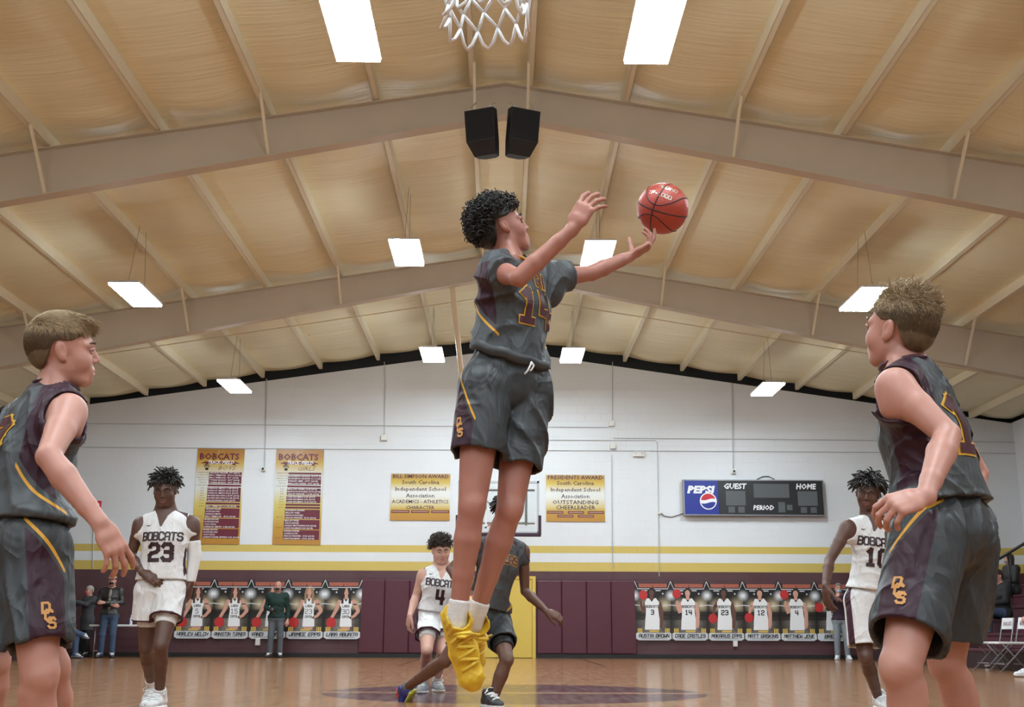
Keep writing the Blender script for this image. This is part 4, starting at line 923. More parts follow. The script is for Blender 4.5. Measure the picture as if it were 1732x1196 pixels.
def eyes(h, root, s=1.0, open_=1.0, brow=None, vis=(-1, 1)):
    for q in vis:
        c = h.p(q*.0325*s, .0805*s, 0)
        e = MB(); n = 12
        def ball(mb, c, r, k=8, n=14):
            mb.lathe(c, [(max(1e-4, r*math.sin(a)), -r*math.cos(a)) for a in np.linspace(0, math.pi, k)], n, h.f)
        ball(e, c, .0115*s); eo = e.build('eye', M_eyew, root, True)
        i_ = MB(); ball(i_, c+h.f*.0058*s, .0068*s); i_.build('iris', M_iris, eo, True)
        ld = MB(); ld.tube([h.p((q*.0325-.017)*s, .082*s, .002*s), h.p((q*.0325-.007)*s, .0905*s, .0072*s), h.p((q*.0325+.007)*s, .0905*s, .0072*s), h.p((q*.0325+.017)*s, .082*s, .002*s)], [.003*s, .0052*s, .0052*s, .003*s], 6); ld.tube([h.p((q*.0325-.015)*s, .082*s, -.003*s), h.p((q*.0325)*s, .0895*s, -.0088*s), h.p((q*.0325+.015)*s, .082*s, -.003*s)], [.002*s, .0042*s, .002*s], 6)
        ld.build('eyelid', root_skin[0], eo, True)
        if brow: 
            bm_ = MB(); bm_.tube([h.p(q*.014*s, .0985*s, .0235*s), h.p(q*.034*s, .0945*s, .030*s), h.p(q*.052*s, .080*s, .024*s)], [.0045*s, .0048*s, .0022*s], 6); bm_.build('eyebrow', brow, root, True)
root_skin = [S_FAIR]
def hand_prims(w_, d, n, side, curl, spread=.10, thumb=(.6, .5, .35), s=1.0, k=.005, fat=1.0):
    """w_ wrist, d pointing to the knuckles, n out of the BACK of the hand, side = +1 if the thumb lies on cross(d,n).. ; curl per finger (mcp,pip,dip)"""
    d = unit(d); n = np.asarray(n, float); n = unit(n-d*(n@d)); t = np.cross(d, n)*side; L = []
    pl, pw, th = .092*s, .040*s, .0145*s*fat
    L.append((tube_e(w_-d*.01, w_+d*pl*.45, (.024*s, .0185*s), (.034*s, th*1.15), t), .010)); L.append((tube_e(w_+d*pl*.40, w_+d*pl*.92, (.038*s, th*1.1), (pw, th*.92), t), .015))
    lens = [.074, .083, .078, .061]; offs = [.029, .0095, -.0095, -.028]; st = [.96, 1.0, .965, .88]
    for i in range(4):
        b0 = w_+d*pl*st[i]+t*offs[i]*s; sp_ = spread*(1.5-i)/1.5
        dirv = unit(d+t*sp_); r0 = (.0093 if i < 3 else .0080)*s*fat; c = curl[i] if isinstance(curl[0], (tuple, list)) else curl; ang = 0.0; p0 = b0-dirv*.012*s
        sg = [.50, .29, .21]
        L.append((cone(b0-d*.03*s, b0, r0*1.02, r0*1.08), .008))
        for j in range(3):
            ang += c[j]; dd = unit(dirv*math.cos(ang)-n*math.sin(ang)); p1 = (b0 if j == 0 else p0)+dd*lens[i]*sg[j]*s*1.06
            a = b0 if j == 0 else p0; L.append((cone(a, p1, r0*(1.05-.06*j), r0*(1.0-.07*j)), .004 if j else .006)); p0 = p1
    b0 = w_+d*.022*s+t*.024*s-n*.006*s; dv = unit(d*math.cos(thumb[0])+t*math.sin(thumb[0])-n*thumb[2]); p1 = b0+dv*.042*s; dv2 = unit(dv+d*thumb[1]-t*thumb[1]*.3); p2 = p1+dv2*.033*s; p3 = p2+unit(dv2+d*thumb[1]*.5)*.025*s
    L += [(cone(b0, p1, .0165*s*fat, .0115*s*fat), .012), (cone(p1, p2, .0108*s*fat, .0098*s*fat), .004), (cone(p2, p3, .0098*s*fat, .0078*s*fat), .004)]
    return L
def arm_prims(sh, el, wr, s=1.0, m=1.0, k=.009):
    sh, el, wr = map(np.asarray, (sh, el, wr)); q = sh+(el-sh)*.45; w_ = el+(wr-el)*.30
    return [(cone(sh, q, .056*s*m, .047*s*m), .025), (cone(q, el, .047*s*m, .037*s*m), k), (cone(el, w_, .037*s, .041*s*m), k), (cone(w_, el+(wr-el)*.75, .041*s*m, .030*s), k), (cone(el+(wr-el)*.75, wr, .030*s, .025*s), k)]
def leg_prims(hip, kn, an, s=1.0, m=1.0, k=.012, kdir=None):
    hip, kn, an = map(np.asarray, (hip, kn, an)); q = hip+(kn-hip)*.3; q2 = kn+(an-kn)*.30
    L = [(cone(hip, q, .088*s*m, .084*s*m), k), (cone(q, kn, .084*s*m, .054*s), k), (cone(kn, q2, .050*s, .052*s*m), k), (cone(q2, kn+(an-kn)*.62, .053*s*m, .041*s), k), (cone(kn+(an-kn)*.62, an, .041*s, .033*s), k)]
    if kdir is not None:
        kd = unit(kdir); L += [(cone(kn+kd*.018*s+(hip-kn)*.02, kn+kd*.016*s-(hip-kn)*.04, .040*s, .036*s), .02), (cone(kn-kd*.022*s+(an-kn)*.15, kn-kd*.018*s+(an-kn)*.42, .036*s*m, .030*s), .025)]
    return L
def torso_prims(pel, che, nb, shL, shR, hipL, hipR, fwd, s=1.0, m=1.0, g=0.0, k=.04):
    """g inflates (for clothing)"""
    pel, che, nb, shL, shR, hipL, hipR = map(np.asarray, (pel, che, nb, shL, shR, hipL, hipR)); lat = unit(shR-shL); latp = unit(hipR-hipL); w_ = pel+(che-pel)*.48
    L = [(tube_e(pel, w_, (.150*s*m+g, .100*s*m+g), (.132*s*m+g, .092*s*m+g), latp), k), (tube_e(w_, che, (.132*s*m+g, .092*s*m+g), (.160*s*m+g, .112*s*m+g), lat), k), (tube_e(che, che+(nb-che)*.55, (.160*s*m+g, .112*s*m+g), (.150*s*m+g, .085*s*m+g), lat), k),
         (cone(hipL, hipR, .098*s*m+g, .098*s*m+g), k)]
    for sh in (shL, shR):
        c = nb+(che-nb)*.10
        L += [(cone(c, sh, .052*s+g, .052*s*m+g), k), (cone(nb+(che-nb)*.5, sh+(che-nb)*.25, .075*s*m+g, .058*s*m+g), k)]
    return L
def neck_prims(nb, h, s=1.0): return [(cone(nb-h.u*.02, h.p(0, -.012*s, -.065*s), .060*s, .054*s), .03), (cone(nb+h.r*.07*s-h.u*.01, h.p(.02*s, -.02*s, -.05*s), .030*s, .030*s), .04), (cone(nb-h.r*.07*s-h.u*.01, h.p(-.02*s, -.02*s, -.05*s), .030*s, .030*s), .04)]
def folds(F, amp, d1, d2, f1=38., f2=17., ph=0.0, region=None):
    d1, d2 = unit(d1), unit(d2)
    def fn(x, y, z, d):
        a = x*np.float32(d1[0])+y*np.float32(d1[1])+z*np.float32(d1[2]); c = x*np.float32(d2[0])+y*np.float32(d2[1])+z*np.float32(d2[2])
        q = a*np.float32(f1)+1.7*np.sin(c*np.float32(f2)+ph)+.8*np.sin(a*np.float32(f1*.37)+c*np.float32(f2*.6)+ph*2)
        r_ = 1-np.abs(np.sin(q)); wgt = .5+.5*np.sin(c*np.float32(f2*.8)+a*np.float32(f1*.3)+ph)
        return d-np.float32(amp)*(r_*r_*wgt-.25)
    F.everywhere(fn)
# ------------------------------------------------------------------ hair
def strands(name, lines, r0, r1, m, parent, n=4):
    """many tapered tubes in one mesh; lines (N,K,3)"""
    P = np.asarray(lines, float); N, K, _ = P.shape
    T = np.gradient(P, axis=1); T /= np.linalg.norm(T, axis=2, keepdims=True)+1e-9
    ref = np.where(np.abs(T[:, :1, 2:3]) < .9, np.array([0, 0, 1.0]), np.array([1.0, 0, 0])); X = np.cross(T, ref); X /= np.linalg.norm(X, axis=2, keepdims=True)+1e-9; Y = np.cross(T, X)
    rr = np.linspace(r0, r1, K)[None, :, None, None] if np.ndim(r0) == 0 else (np.asarray(r0)[:, None]*(1-np.linspace(0, 1, K))+np.asarray(r1)[:, None]*np.linspace(0, 1, K))[:, :, None, None]
    a = np.arange(n)*2*math.pi/n
    v = P[:, :, None, :]+rr*(np.cos(a)[None, None, :, None]*X[:, :, None, :]+np.sin(a)[None, None, :, None]*Y[:, :, None, :])
    idx = np.arange(N*K*n).reshape(N, K, n); A = idx[:, :-1]; B = idx[:, 1:]
    f = np.stack([A, np.roll(A, -1, 2), np.roll(B, -1, 2), B], -1).reshape(-1, 4)
    return link(name, mesh_np(name, v.reshape(-1, 3), f), m, parent, True)
def scalp_dirs(n, seed, h, low_back=-.35, low_front=.25, low_side=.0):
    """roughly even directions over the hairy part of the head, in head coordinates (r,f,u)"""
    i = np.arange(n*3)+.5; ph = i*2.399963; zc = 1-2*i/(n*3); rr = np.sqrt(1-zc*zc); d = np.stack([rr*np.cos(ph), rr*np.sin(ph), zc], 1)
    lim = np.where(d[:, 1] > 0, low_side+(low_front-low_side)*np.abs(d[:, 1])**1.0, low_side+(low_back-low_side)*np.abs(d[:, 1])**.8)
    return d[d[:, 2] > lim]
M_hblack = mat('black_curly_hair', (0.012, 0.010, 0.009), .5); M_hblond = mat('dark_blond_hair', (0.12, 0.078, 0.042), .5, var=.5, vscale=60); M_hsandy = mat('sandy_blond_hair', (0.32, 0.22, 0.115), .45, var=.6, vscale=60); M_hbrown = mat('brown_hair', (0.035, 0.02, 0.012), .5); M_hgrey = mat('grey_hair', (0.35, 0.33, 0.30), .6)
def cap_prims(h, s=1.0, t=.012, back=-.055, front=.048):
    p = lambda r, f, u: h.p(r*s, f*s, u*s); ax = (h.r, h.f, h.u)
    L = [(ell(p(0, -.016, .038), ax, [(.077+t)*s, (.098+t)*s, (.089+t)*s]), .02), (ell(p(0, -.045, -.02), ax, [(.066+t*.6)*s, (.060+t*.6)*s, .055*s]), .03)]
    return L
def cap_cut(h, s=1.0, hairline=.055, side=.010, nape=-.062):
    """keeps hair above hairline: removes the face side and below the ears"""
    def post(F):
        def fn(x, y, z, d):
            q = [(x-np.float32(h.c[0]))*np.float32(a[0])+(y-np.float32(h.c[1]))*np.float32(a[1])+(z-np.float32(h.c[2]))*np.float32(a[2]) for a in (h.r, h.f, h.u)]
            f, u = q[1]/s, q[2]/s
            lim = np.where(f > .02, side+(hairline-side)*np.clip((f-.02)/.055, 0, 1), np.where(f > -.035, side, nape+(side-nape)*np.clip((f+.065)/.03, 0, 1)))
            return np.maximum(d, (lim-u)*s*.7)
        F.everywhere(fn)
    return post
# ================================================================== PEOPLE
_up = CR.T @ np.array([0, 1.0, 0]); _aw = CR.T @ np.array([0, 0, -1.0]); _ri = CR.T @ np.array([1.0, 0, 0])
def im(a, b_, c): return a*_ri+b_*_up+c*_aw          # right / up / away as the photographer faces
def flat(prim, p, n):
    fn, lo, hi = prim; p = np.asarray(p, float); n = unit(n)
    return (lambda x, y, z: np.maximum(fn(x, y, z), (x-np.float32(p[0]))*np.float32(n[0])+(y-np.float32(p[1]))*np.float32(n[1])+(z-np.float32(p[2]))*np.float32(n[2]))), lo, hi
def body(root, J, sk, vox, s=1.0, m=1.0, detail=True, arms='LR', legs='LR', hands='LR', extra=()):
    L = []; L += torso_prims(J['pel'], J['che'], J['nb'], J['shL'], J['shR'], J['hipL'], J['hipR'], J['fwd'], s, m)
    for q in legs: L += leg_prims(J['hip'+q], J['kn'+q], J['an'+q], s, J.get('lm', 1), kdir=J.get('kd', J['fwd']))
    L += neck_prims(J['nb'], J['head'], s)
    for q in arms: L += arm_prims(J['sh'+q], J['el'+q], J['wr'+q], s, J.get('am', 1))
    hs = J.get('hs', 1.0)
    L += head_prims(J['head'], hs, detail)
    for q in hands:
        if 'h'+q in J: L += hand_prims(np.asarray(J['wr'+q]), **J['h'+q])
    for q in legs:
        fd = J.get('ft'+q)
        if fd is not None: L.append((cone(J['an'+q], np.asarray(J['an'+q])+unit(fd)*.05, .034*s, .03*s), .02))
    L += list(extra)
    F = solid(L, vox); root_skin[0] = sk
    o, v, f = to_obj(F, 'body', sk, root, 1, {'lip': lip_attr(J['head'], hs)})
    return o
def axes(J): return unit(np.asarray(J['shR'])-np.asarray(J['shL'])), unit(np.asarray(J['hipR'])-np.asarray(J['hipL']))
def jersey(root, J, M, vox, s=1.0, m=1.0, g=.015, sleeve=0.0, hem=.02, trim=.010, vneck=.06, fold=.006, ph=0.0, panel=None, flare=.0, armr=.085, name='jersey', neckr=.070):
    lat, latp = axes(J); pel, che, nb = (np.asarray(J[q]) for q in ('pel', 'che', 'nb')); up = unit(nb-pel); fw = unit(J['fwd']-up*(np.asarray(J['fwd'])@up))
    L = torso_prims(pel-up*.05, che, nb, J['shL'], J['shR'], np.asarray(J['hipL'])+up*.06, np.asarray(J['hipR'])+up*.06, J['fwd'], s, m, g)
    L.append((tube_e(pel-up*.03, pel+(che-pel)*.6, (.150*s*m+g+flare, .108*s*m+g+flare), (.140*s*m+g, .102*s*m+g), latp), .05))
    ends = []
    if sleeve:
        for q in 'LR':
            a, e = np.asarray(J['sh'+q]), np.asarray(J['el'+q]); b_ = a+(e-a)*sleeve
            L.append((flat(cone(a, b_, .066*s+g*.5, .064*s+g*.6), b_, e-a), .035)); ends.append((b_, unit(e-a)))
    carve = []
    fwn = fw
    carve.append(cone(nb+fw*.012-up*.012, nb+fw*.02+up*.25, neckr*s, .10)); 
    if vneck: carve.append(tube_e(nb+fw*.05, nb+fw*.13-up*vneck, (.055, .06), (.012, .05), lat))
    if not sleeve:
        for q, sg in (('L', -1), ('R', 1)):
            a = np.asarray(J['sh'+q]); e = np.asarray(J['el'+q]); carve.append(cone(a+lat*sg*.022-up*.015, a+lat*sg*.25+up*.03, armr*s, .13)); 
            carve.append(cone(a+lat*sg*.035+unit(e-a)*.06, e, armr*.66*s, .07))
    F = solid(L, vox)
    if fold: folds(F, fold, lat*.7+up*.7, lat-up*.3, 34, 15, ph)
    plane_cut(F, pel-unit(J.get('wup', up))*hem, -unit(J.get('wup', up)))
    for c in carve: F.add(c, .006, 's')
    # hollow neck / arm openings stay filled by the body underneath
    def cdist(v):
        d = np.full(len(v), 9.0)
        for fn, lo, hi in carve: d = np.minimum(d, fn(v[:, 0].astype(np.float32), v[:, 1].astype(np.float32), v[:, 2].astype(np.float32)))
        for b_, n in ends: d = np.minimum(d, np.abs((v-b_)@n)+np.where(np.linalg.norm(v-b_, axis=1) > .13, 1, 0))
        return d
    at_ = {'trim': lambda v: trim-cdist(v)}
    c0 = pel
    def side(v):
        d = v-c0; h = d@up; a, b_ = d@latp*(1-np.clip(h/.3, 0, 1))+d@lat*np.clip(h/.3, 0, 1), d@fw
        return h, np.abs(a), b_, a
    if panel:
        def pn(v):
            h, a, b_, _ = side(v); phi = np.degrees(np.arctan2(b_, a)); return np.minimum(np.minimum(panel['w']-np.abs(phi-panel.get('c', 0)), 40)/57*.13, np.minimum(np.minimum(h-(panel['h']-panel['sl']*phi), panel.get('top', 9)-h), .192-a))
        def st(v):
            h, a, b_, _ = side(v); phi = np.degrees(np.arctan2(b_, a)); return np.minimum(panel.get('t', .009)-np.abs(h-(panel['h']-panel['sl']*phi)+panel.get('gap', .03)), (panel['w']+4-np.abs(phi-panel.get('c', 0)))/57*.13)
        at_['panel'] = pn
        if panel.get('stripe', True): at_['stripe'] = st
    o, v, f = to_obj(F, name, M, root, 1, at_)
    return o, BVHTree.FromPolygons([tuple(p) for p in v], [tuple(map(int, q)) for q in f]), Fr(c0, fw, up)
def shorts(root, J, M, vox, s=1.0, m=1.0, t=.58, wr=(.158, .112), r0=.112, r1=.125, fold=.009, ph=0.0, panel=True, hemtrim=0.0, name='shorts', ptop=.30, psl=.0030, pw=36, pc=0, waist=.05, hgap=.028, sw=.009, legk=.012):
    lat, latp = axes(J); pel = np.asarray(J['pel']); che = np.asarray(J['che']); up = unit(J.get('wup', che-pel))
    L = [(tube_e(pel-up*.06, pel+up*waist, (wr[0]*s*m, wr[1]*s*m), (wr[0]*.96*s*m, wr[1]*.96*s*m), latp), .04), (cone(J['hipL'], J['hipR'], .116*s*m, .116*s*m), .05)]
    hems = []
    for q in 'LR':
        h, k = np.asarray(J['hip'+q]), np.asarray(J['kn'+q]); e = h+(k-h)*(t if not isinstance(t, dict) else t[q]); d = unit(k-h); hems.append((e, d, h))
        L.append((flat(cone(h, e+d*.02, r0*s, r1*s), e, d), legk))
    F = solid(L, vox)
    if fold: folds(F, fold, latp, up, 30, 9, ph)
    for e, d, h in hems: F.add(cone(e-d*.05, e+d*.15, (r1-.013)*s, r1*s), .0, 's') if False else F.add(flat(cone(e-d*.09, e+d*.10, (r1-.022)*s, (r1-.009)*s), e+d*.2, d), .002, 's')
    plane_cut(F, pel+up*waist, up)
    at_ = {}
    pf = unit(np.asarray(J.get('kd', J['fwd'])))
    def legc(v, i):
        e, d, h = hems[i]; w_ = v-e; hh = -(w_@d); out = latp*(1 if i else -1); out = unit(out-d*(out@d)); fr = unit(pf-d*(pf@d)-out*(pf@out)); return hh, np.degrees(np.arctan2(w_@fr, w_@out)), np.linalg.norm(w_+d[None]*hh[:, None], axis=1)
    def both(fn):
        def g_(v):
            a = legc(v, 0); c = legc(v, 1); return np.where(a[2] < c[2], fn(*a[:2]), fn(*c[:2]))
        return g_
    if panel:
        at_['panel'] = both(lambda h, p: np.minimum((pw-np.abs(p-pc))/57*.12, ptop-hgap-psl*p-h))
        at_['stripe'] = both(lambda h, p: np.minimum(np.minimum(sw-np.abs(h-(ptop-psl*p)), (pw+4-np.abs(p-pc))/57*.12), .1))
    if hemtrim: at_['trim'] = both(lambda h, p: hemtrim-h)
    o, v, f = to_obj(F, name, M, root, 1, at_)
    return o, BVHTree.FromPolygons([tuple(p) for p in v], [tuple(map(int, q)) for q in f]), hems
def waistband(root, J, m_, s=1.0, r=(.158, .114), h=.045, at_h=.045, name='waistband'):
    lat, latp = axes(J); pel = np.asarray(J['pel']); up = unit(J.get('wup', np.asarray(J['che'])-pel)); latp = unit(latp-up*(latp@up)); fw = np.cross(up, latp); mb = MB(); n = 40; P = []
    for k, (dz, dr) in enumerate(((-h/2, -.004), (-h/2, .004), (0, .008), (h/2, .004), (h/2, -.006))):
        P += [pel+up*(at_h+dz+.004*math.sin(a*9))+latp*(r[0]*s+dr)*math.cos(a)+fw*(r[1]*s+dr)*math.sin(a) for a in np.arange(n)*2*math.pi/n]
    mb.add(P, [(i*n+j, i*n+(j+1) % n, (i+1)*n+(j+1) % n, (i+1)*n+j) for i in range(4) for j in range(n)]); return mb.build(name, m_, root, True)
M_solew = mat('white_rubber_sole', (.72, .72, .72), .5); M_shoew = mat('white_shoe_leather', (.70, .71, .72), .5); M_shoey = mat('yellow_shoe_mesh', (.72, .46, .025), .5, bump=.25, bscale=120); M_soley = mat('yellow_rubber_sole', (.78, .50, .03), .45); M_lacey = mat('yellow_lace', (.80, .55, .06), .6)
M_sock = mat('white_sock', (.74, .73, .72), .8, bump=.3, bscale=150); M_dark_shoe = mat('dark_shoe', (.03, .03, .035), .5); M_rubber_red = mat('red_rubber', (.55, .03, .05), .5)
def shoe(root, an, toe, upv, m_, ms, ml, vox=.005, s=1.0, rugged=0.0, name='shoe'):
    """an: ankle joint; toe: direction of the toes; upv: out of the instep"""
    f = unit(toe); u = np.asarray(upv, float); u = unit(u-f*(u@f)); r = np.cross(f, u); c = np.asarray(an, float)-u*.085*s; p = lambda a, b_, d: c+a*s*r+b_*s*f+d*s*u
    L = [(tube_e(p(0, -.050, .035), p(0, .08, .038), (.036*s, .034*s), (.042*s, .034*s), r), .03), (tube_e(p(0, .08, .035), p(0, .175, .026), (.045*s, .034*s), (.040*s, .024*s), r), .03), (tube_e(p(0, .175, .026), p(0, .200, .020), (.040*s, .024*s), (.024*s, .014*s), r), .02), (cone(p(0, -.022, .05), p(0, -.012, .105), .042*s, .041*s), .03), (tube_e(p(0, .0, .09), p(0, .10, .05), (.034*s, .024*s), (.034*s, .022*s), r), .03), (tube_e(p(0, .03, .10), p(0, .045, .125), (.026*s, .009*s), (.028*s, .008*s), r), .01),
         (cone(p(0, -.020, .10), p(0, -.012, .16), .033*s, .034*s), .004, 's')]
    F = solid(L, vox)
    if rugged: folds(F, rugged, f, r, 90, 60, 1)
    plane_cut(F, p(0, 0, .012), -u)
    o, v, fc = to_obj(F, name, m_, root, 1)
    S = solid([(tube_e(p(0, -.055, .004), p(0, .08, .004), (.042*s, .020*s), (.048*s, .018*s), r), .02), (tube_e(p(0, .08, .004), p(0, .178, .010), (.050*s, .018*s), (.043*s, .017*s), r), .02), (tube_e(p(0, .178, .010), p(0, .204, .014), (.043*s, .017*s), (.026*s, .012*s), r), .02)], vox); plane_cut(S, p(0, 0, -.010), -u); plane_cut(S, p(0, 0, .020), u)
    to_obj(S, 'sole', ms, o, 1)
    bv = BVHTree.FromPolygons([tuple(q) for q in v], [tuple(map(int, q)) for q in fc]); lc = MB()
    for i in range(6):
        b_ = .035+.020*i; pts = []
        for a in np.linspace(-.030, .030, 7):
            h = bv.ray_cast(Vector(p(a, b_+(.008 if i % 2 else -.008)*(a/.03), .20)), Vector(-u), .4)
            if h[0] is not None: pts.append(np.array(h[0])+u*.0035*s)
        if len(pts) > 2: lc.tube(pts, .0062*s, 6)
    for sg in (-1, 1): lc.tube([p(.0, .035, .100), p(sg*.025, .04, .112), p(sg*.05, .05, .098), p(sg*.045, .06, .085), p(sg*.012, .045, .098)], .0038*s, 6)
    lo = lc.build('lace', ml, o, True); lo['kind'] = 'stuff'
    return o, p
def sock(root, kn, an, t0, m_, s=1.0, vox=.006, r=(.047, .041), tick=None):
    kn, an = np.asarray(kn), np.asarray(an); a = an+(kn-an)*t0; L = [(flat(cone(a, an-(kn-an)*.05, r[0]*s, r[1]*s), a, kn-an), .01)]
    F = solid(L, vox); folds(F, .002, kn-an, np.cross(kn-an, (0, 1, 0)), 150, 20); return to_obj(F, 'sock', m_, root, 1)
def text_on(root, text, o, ex, ey, bvh, h, wd, m_, name, outline=None, wr=.62, gap=.3, lift=.003, **kw):
    if name == 'number':
        for c in char_strokes(text, h, wr, gap):
            if outline: drape('digit_outline', stroke_quads(c, wd+outline*2, .012), o, ex, ey, bvh, M_goldn, root, lift)
            drape('digit', stroke_quads(c, wd, .012), o, ex, ey, bvh, m_, root, lift+(.0035 if outline else 0))
        return
    st = strokes(text, h, wr=wr, gap=gap, **kw)
    if outline: drape(name+'_outline', stroke_quads(st, wd*1.0+outline*2, .012), o, ex, ey, bvh, M_goldn, root, lift)
    return drape(name, stroke_quads(st, wd, .012), o, ex, ey, bvh, m_, root, lift+(.002 if outline else 0))
def monogram(root, sh, hems, i, J, bvh, hgt=.07, sz=.055, ang=0.0):
    lat, latp = axes(J); e, d, h = hems[i]; out = latp*(1 if i else -1); out = unit(out-d*(out@d)); pf = np.asarray(J.get('kd', J['fwd'])); fr = unit(pf-d*(pf@d)-out*(pf@out)); a = math.radians(ang); n = out*math.cos(a)+fr*math.sin(a)
    ey = -d; ex = np.cross(ey, n); mo = []
    for ch, x, y in (('D', -.25*sz, 1.5*sz), ('C', .0, .78*sz), ('S', .27*sz, .0)):
        for pl in strokes(ch, sz, wr=.66): mo.append([(px+x, py+y) for px, py in pl])
    drape('monogram', stroke_quads(mo, .24*sz, .012), e+ey*hgt, ex, ey, bvh, M_monog, sh, .003)
def seed_hair(h, n, seed, s, r=(.080, .101, .092), off=(0, -.016, .036), **kw):
    d = scalp_dirs(n, seed, h, **kw); base = np.array([h.p((a*r[0]+off[0])*s, (b_*r[1]+off[1])*s, (c*r[2]+off[2])*s) for a, b_, c in d]); nrm = np.array([unit(h.r*a/r[0]+h.f*b_/r[1]+h.u*c/r[2]) for a, b_, c in d]); return d, base, nrm
def curly_hair(root, h, s=1.0, n=420, m_=None, seed=1, length=.05, rad=.0042, low_back=-.62, low_front=.30, low_side=.02, cap=.018, side=.012):
    rg = np.random.RandomState(seed); m_ = m_ or M_hblack
    F = solid(cap_prims(h, s, cap), .006*s); folds(F, .008*s, h.r+h.u*.4, h.f+h.u*.3, 150, 110, 1); cap_cut(h, s, .060, side, -.075)(F); o, v, f = to_obj(F, 'hair', m_, root, 1)
    d, base, nrm = seed_hair(h, n, seed, s, low_back=low_back, low_front=low_front, low_side=low_side); N = len(base); K = 12; T = np.linspace(0, 1, K); L = np.zeros((N, K, 3))
    for i in range(N):
        n0 = unit(nrm[i]+.5*rg.randn(3)); t1 = unit(np.cross(n0, rg.randn(3))); t2 = np.cross(n0, t1); ln = length*s*(.55+.8*rg.rand()); tr = (1.2+1.4*rg.rand())*2*math.pi; rr = (.007+.006*rg.rand())*s; ph = rg.rand()*6
        c = base[i]+nrm[i]*cap*s*.4
        L[i] = c+np.outer(T*ln, n0)+np.outer(rr*(np.cos(tr*T+ph)-math.cos(ph)), t1)+np.outer(rr*(np.sin(tr*T+ph)-math.sin(ph)), t2)
    strands('curls', L, rad*s, rad*.45*s, m_, o, 5)['kind'] = 'stuff'; return o
def dread_hair(root, h, s=1.0, n=120, seed=2, length=.075, low_back=-.5, low_front=.42, low_side=.18, droop=1.0, m_=None):
    rg = np.random.RandomState(seed); m_ = m_ or M_hblack
    F = solid(cap_prims(h, s, .010), .007*s); folds(F, .005*s, h.r, h.f, 160, 130, 1); cap_cut(h, s, .062, .030, -.050)(F); o, v, f = to_obj(F, 'hair', m_, root, 1)
    d, base, nrm = seed_hair(h, n, seed, s, low_back=low_back, low_front=low_front, low_side=low_side); N = len(base); K = 8; L = np.zeros((N, K, 3))
    for i in range(N):
        p = base[i].copy(); dr = unit(nrm[i]+.45*rg.randn(3)*.6+h.u*.25); st = length*s*(.6+.6*rg.rand())/(K-1); dn = (.16+.22*rg.rand())*droop
        for k in range(K):
            L[i, k] = p; p = p+dr*st; dr = unit(dr-h.u*dn+.12*rg.randn(3))
            q = p-h.p(0, -.016*s, .036*s)
    strands('locs', L, .0085*s, .0050*s, m_, o, 6)['kind'] = 'stuff'; return o
def straight_hair(root, h, s=1.0, n=1500, seed=3, m_=None, length=.06, comb=(0, 1, 0), lift=.35, low_back=-.62, low_front=.42, low_side=.02, cap=.012, rad=.0017, messy=.18, mcap=None, cut=(.062, .012, -.070)):
    rg = np.random.RandomState(seed); m_ = m_ or M_hsandy
    F = solid(cap_prims(h, s, cap), .0055*s); folds(F, .003*s, h.r, h.f, 170, 60, 1); cap_cut(h, s, *cut)(F); o, v, f = to_obj(F, 'hair', mcap or m_, root, 1)
    d, base, nrm = seed_hair(h, n, seed, s, low_back=low_back, low_front=low_front, low_side=low_side); N = len(base); K = 7; L = np.zeros((N, K, 3)); cv = h.r*comb[0]+h.f*comb[1]+h.u*comb[2]
    cen = h.p(0, -.016*s, .036*s); R_ = np.array([.080, .101, .092])*s+cap*s*.75; top = np.zeros(N, bool)
    for i in range(N):
        tp = min(1.0, max(0, (d[i, 2]-.15)/.55)); top[i] = tp > .35+.18*rg.randn(); c_ = cv*tp-h.u*(1-tp)*.9-h.f*(1-tp)*.35*(1 if d[i, 1] < 0.2 else 0)
        dr = unit(nrm[i]*lift*(.15+tp)+c_+messy*(.3+.7*tp)*rg.randn(3)); ln = length*s*(.30+.75*tp)*(.6+.6*rg.rand()); st = ln/(K-1); p = base[i]+nrm[i]*cap*s*.5
        for k in range(K):
            L[i, k] = p; p = p+dr*st
            q = p-cen; e = np.array([q@h.r, q@h.f, q@h.u]); rr = np.sqrt(((e/R_)**2).sum())
            if rr < 1.02: e = e/rr*1.02; p = cen+e[0]*h.r+e[1]*h.f+e[2]*h.u
            dr = unit(dr-h.u*.05-nrm[i]*(.16-.10*lift))
    strands('locks', L[top], rad*s, rad*.35*s, m_, o, 3)['kind'] = 'stuff'; strands('side_locks', L[~top], rad*s, rad*.35*s, mcap or m_, o, 3)['kind'] = 'stuff'; return o
def lipprint(): pass
# ------------------------------------------------------------------ 1. the jumping player
J = {}
hd = Fr(at(848, 387, 4.62), im(.91, .28, .28), im(-.36, .90, .05)); J['head'] = hd; J['hs'] = 1.02
J['nb'] = at(858, 440, 4.60); J['shR'] = at(838, 458, 4.47); J['shL'] = at(925, 472, 4.76); J['che'] = at(868, 522, 4.61); J['pel'] = at(856, 622, 4.60)
J['hipR'] = at(820, 655, 4.53); J['hipL'] = at(890, 662, 4.66); J['fwd'] = unit(V(.80, -.60, .0)); J['kd'] = unit(V(.5, -.86, 0)); J['wup'] = im(.30, .95, .0)
J['elR'] = at(878, 470, 4.24); J['wrR'] = at(968, 388, 4.20); J['elL'] = at(1000, 462, 4.90); J['wrL'] = at(1066, 434, 5.00)
J['knR'] = at(798, 858, 4.47); J['anR'] = at(774, 1044, 4.52); J['knL'] = at(862, 862, 4.58); J['anL'] = at(803, 1046, 4.70); J['lm'] = 1.0; J['am'] = .92
J['hR'] = dict(d=im(.50, .86, .05), n=im(-.55, .15, -.80), side=-1, curl=[(.42, .35, .2), (.46, .36, .2), (.50, .36, .2), (.55, .30, .2)], spread=.32, thumb=(.25, .2, 1.1), s=1.20, fat=.9)
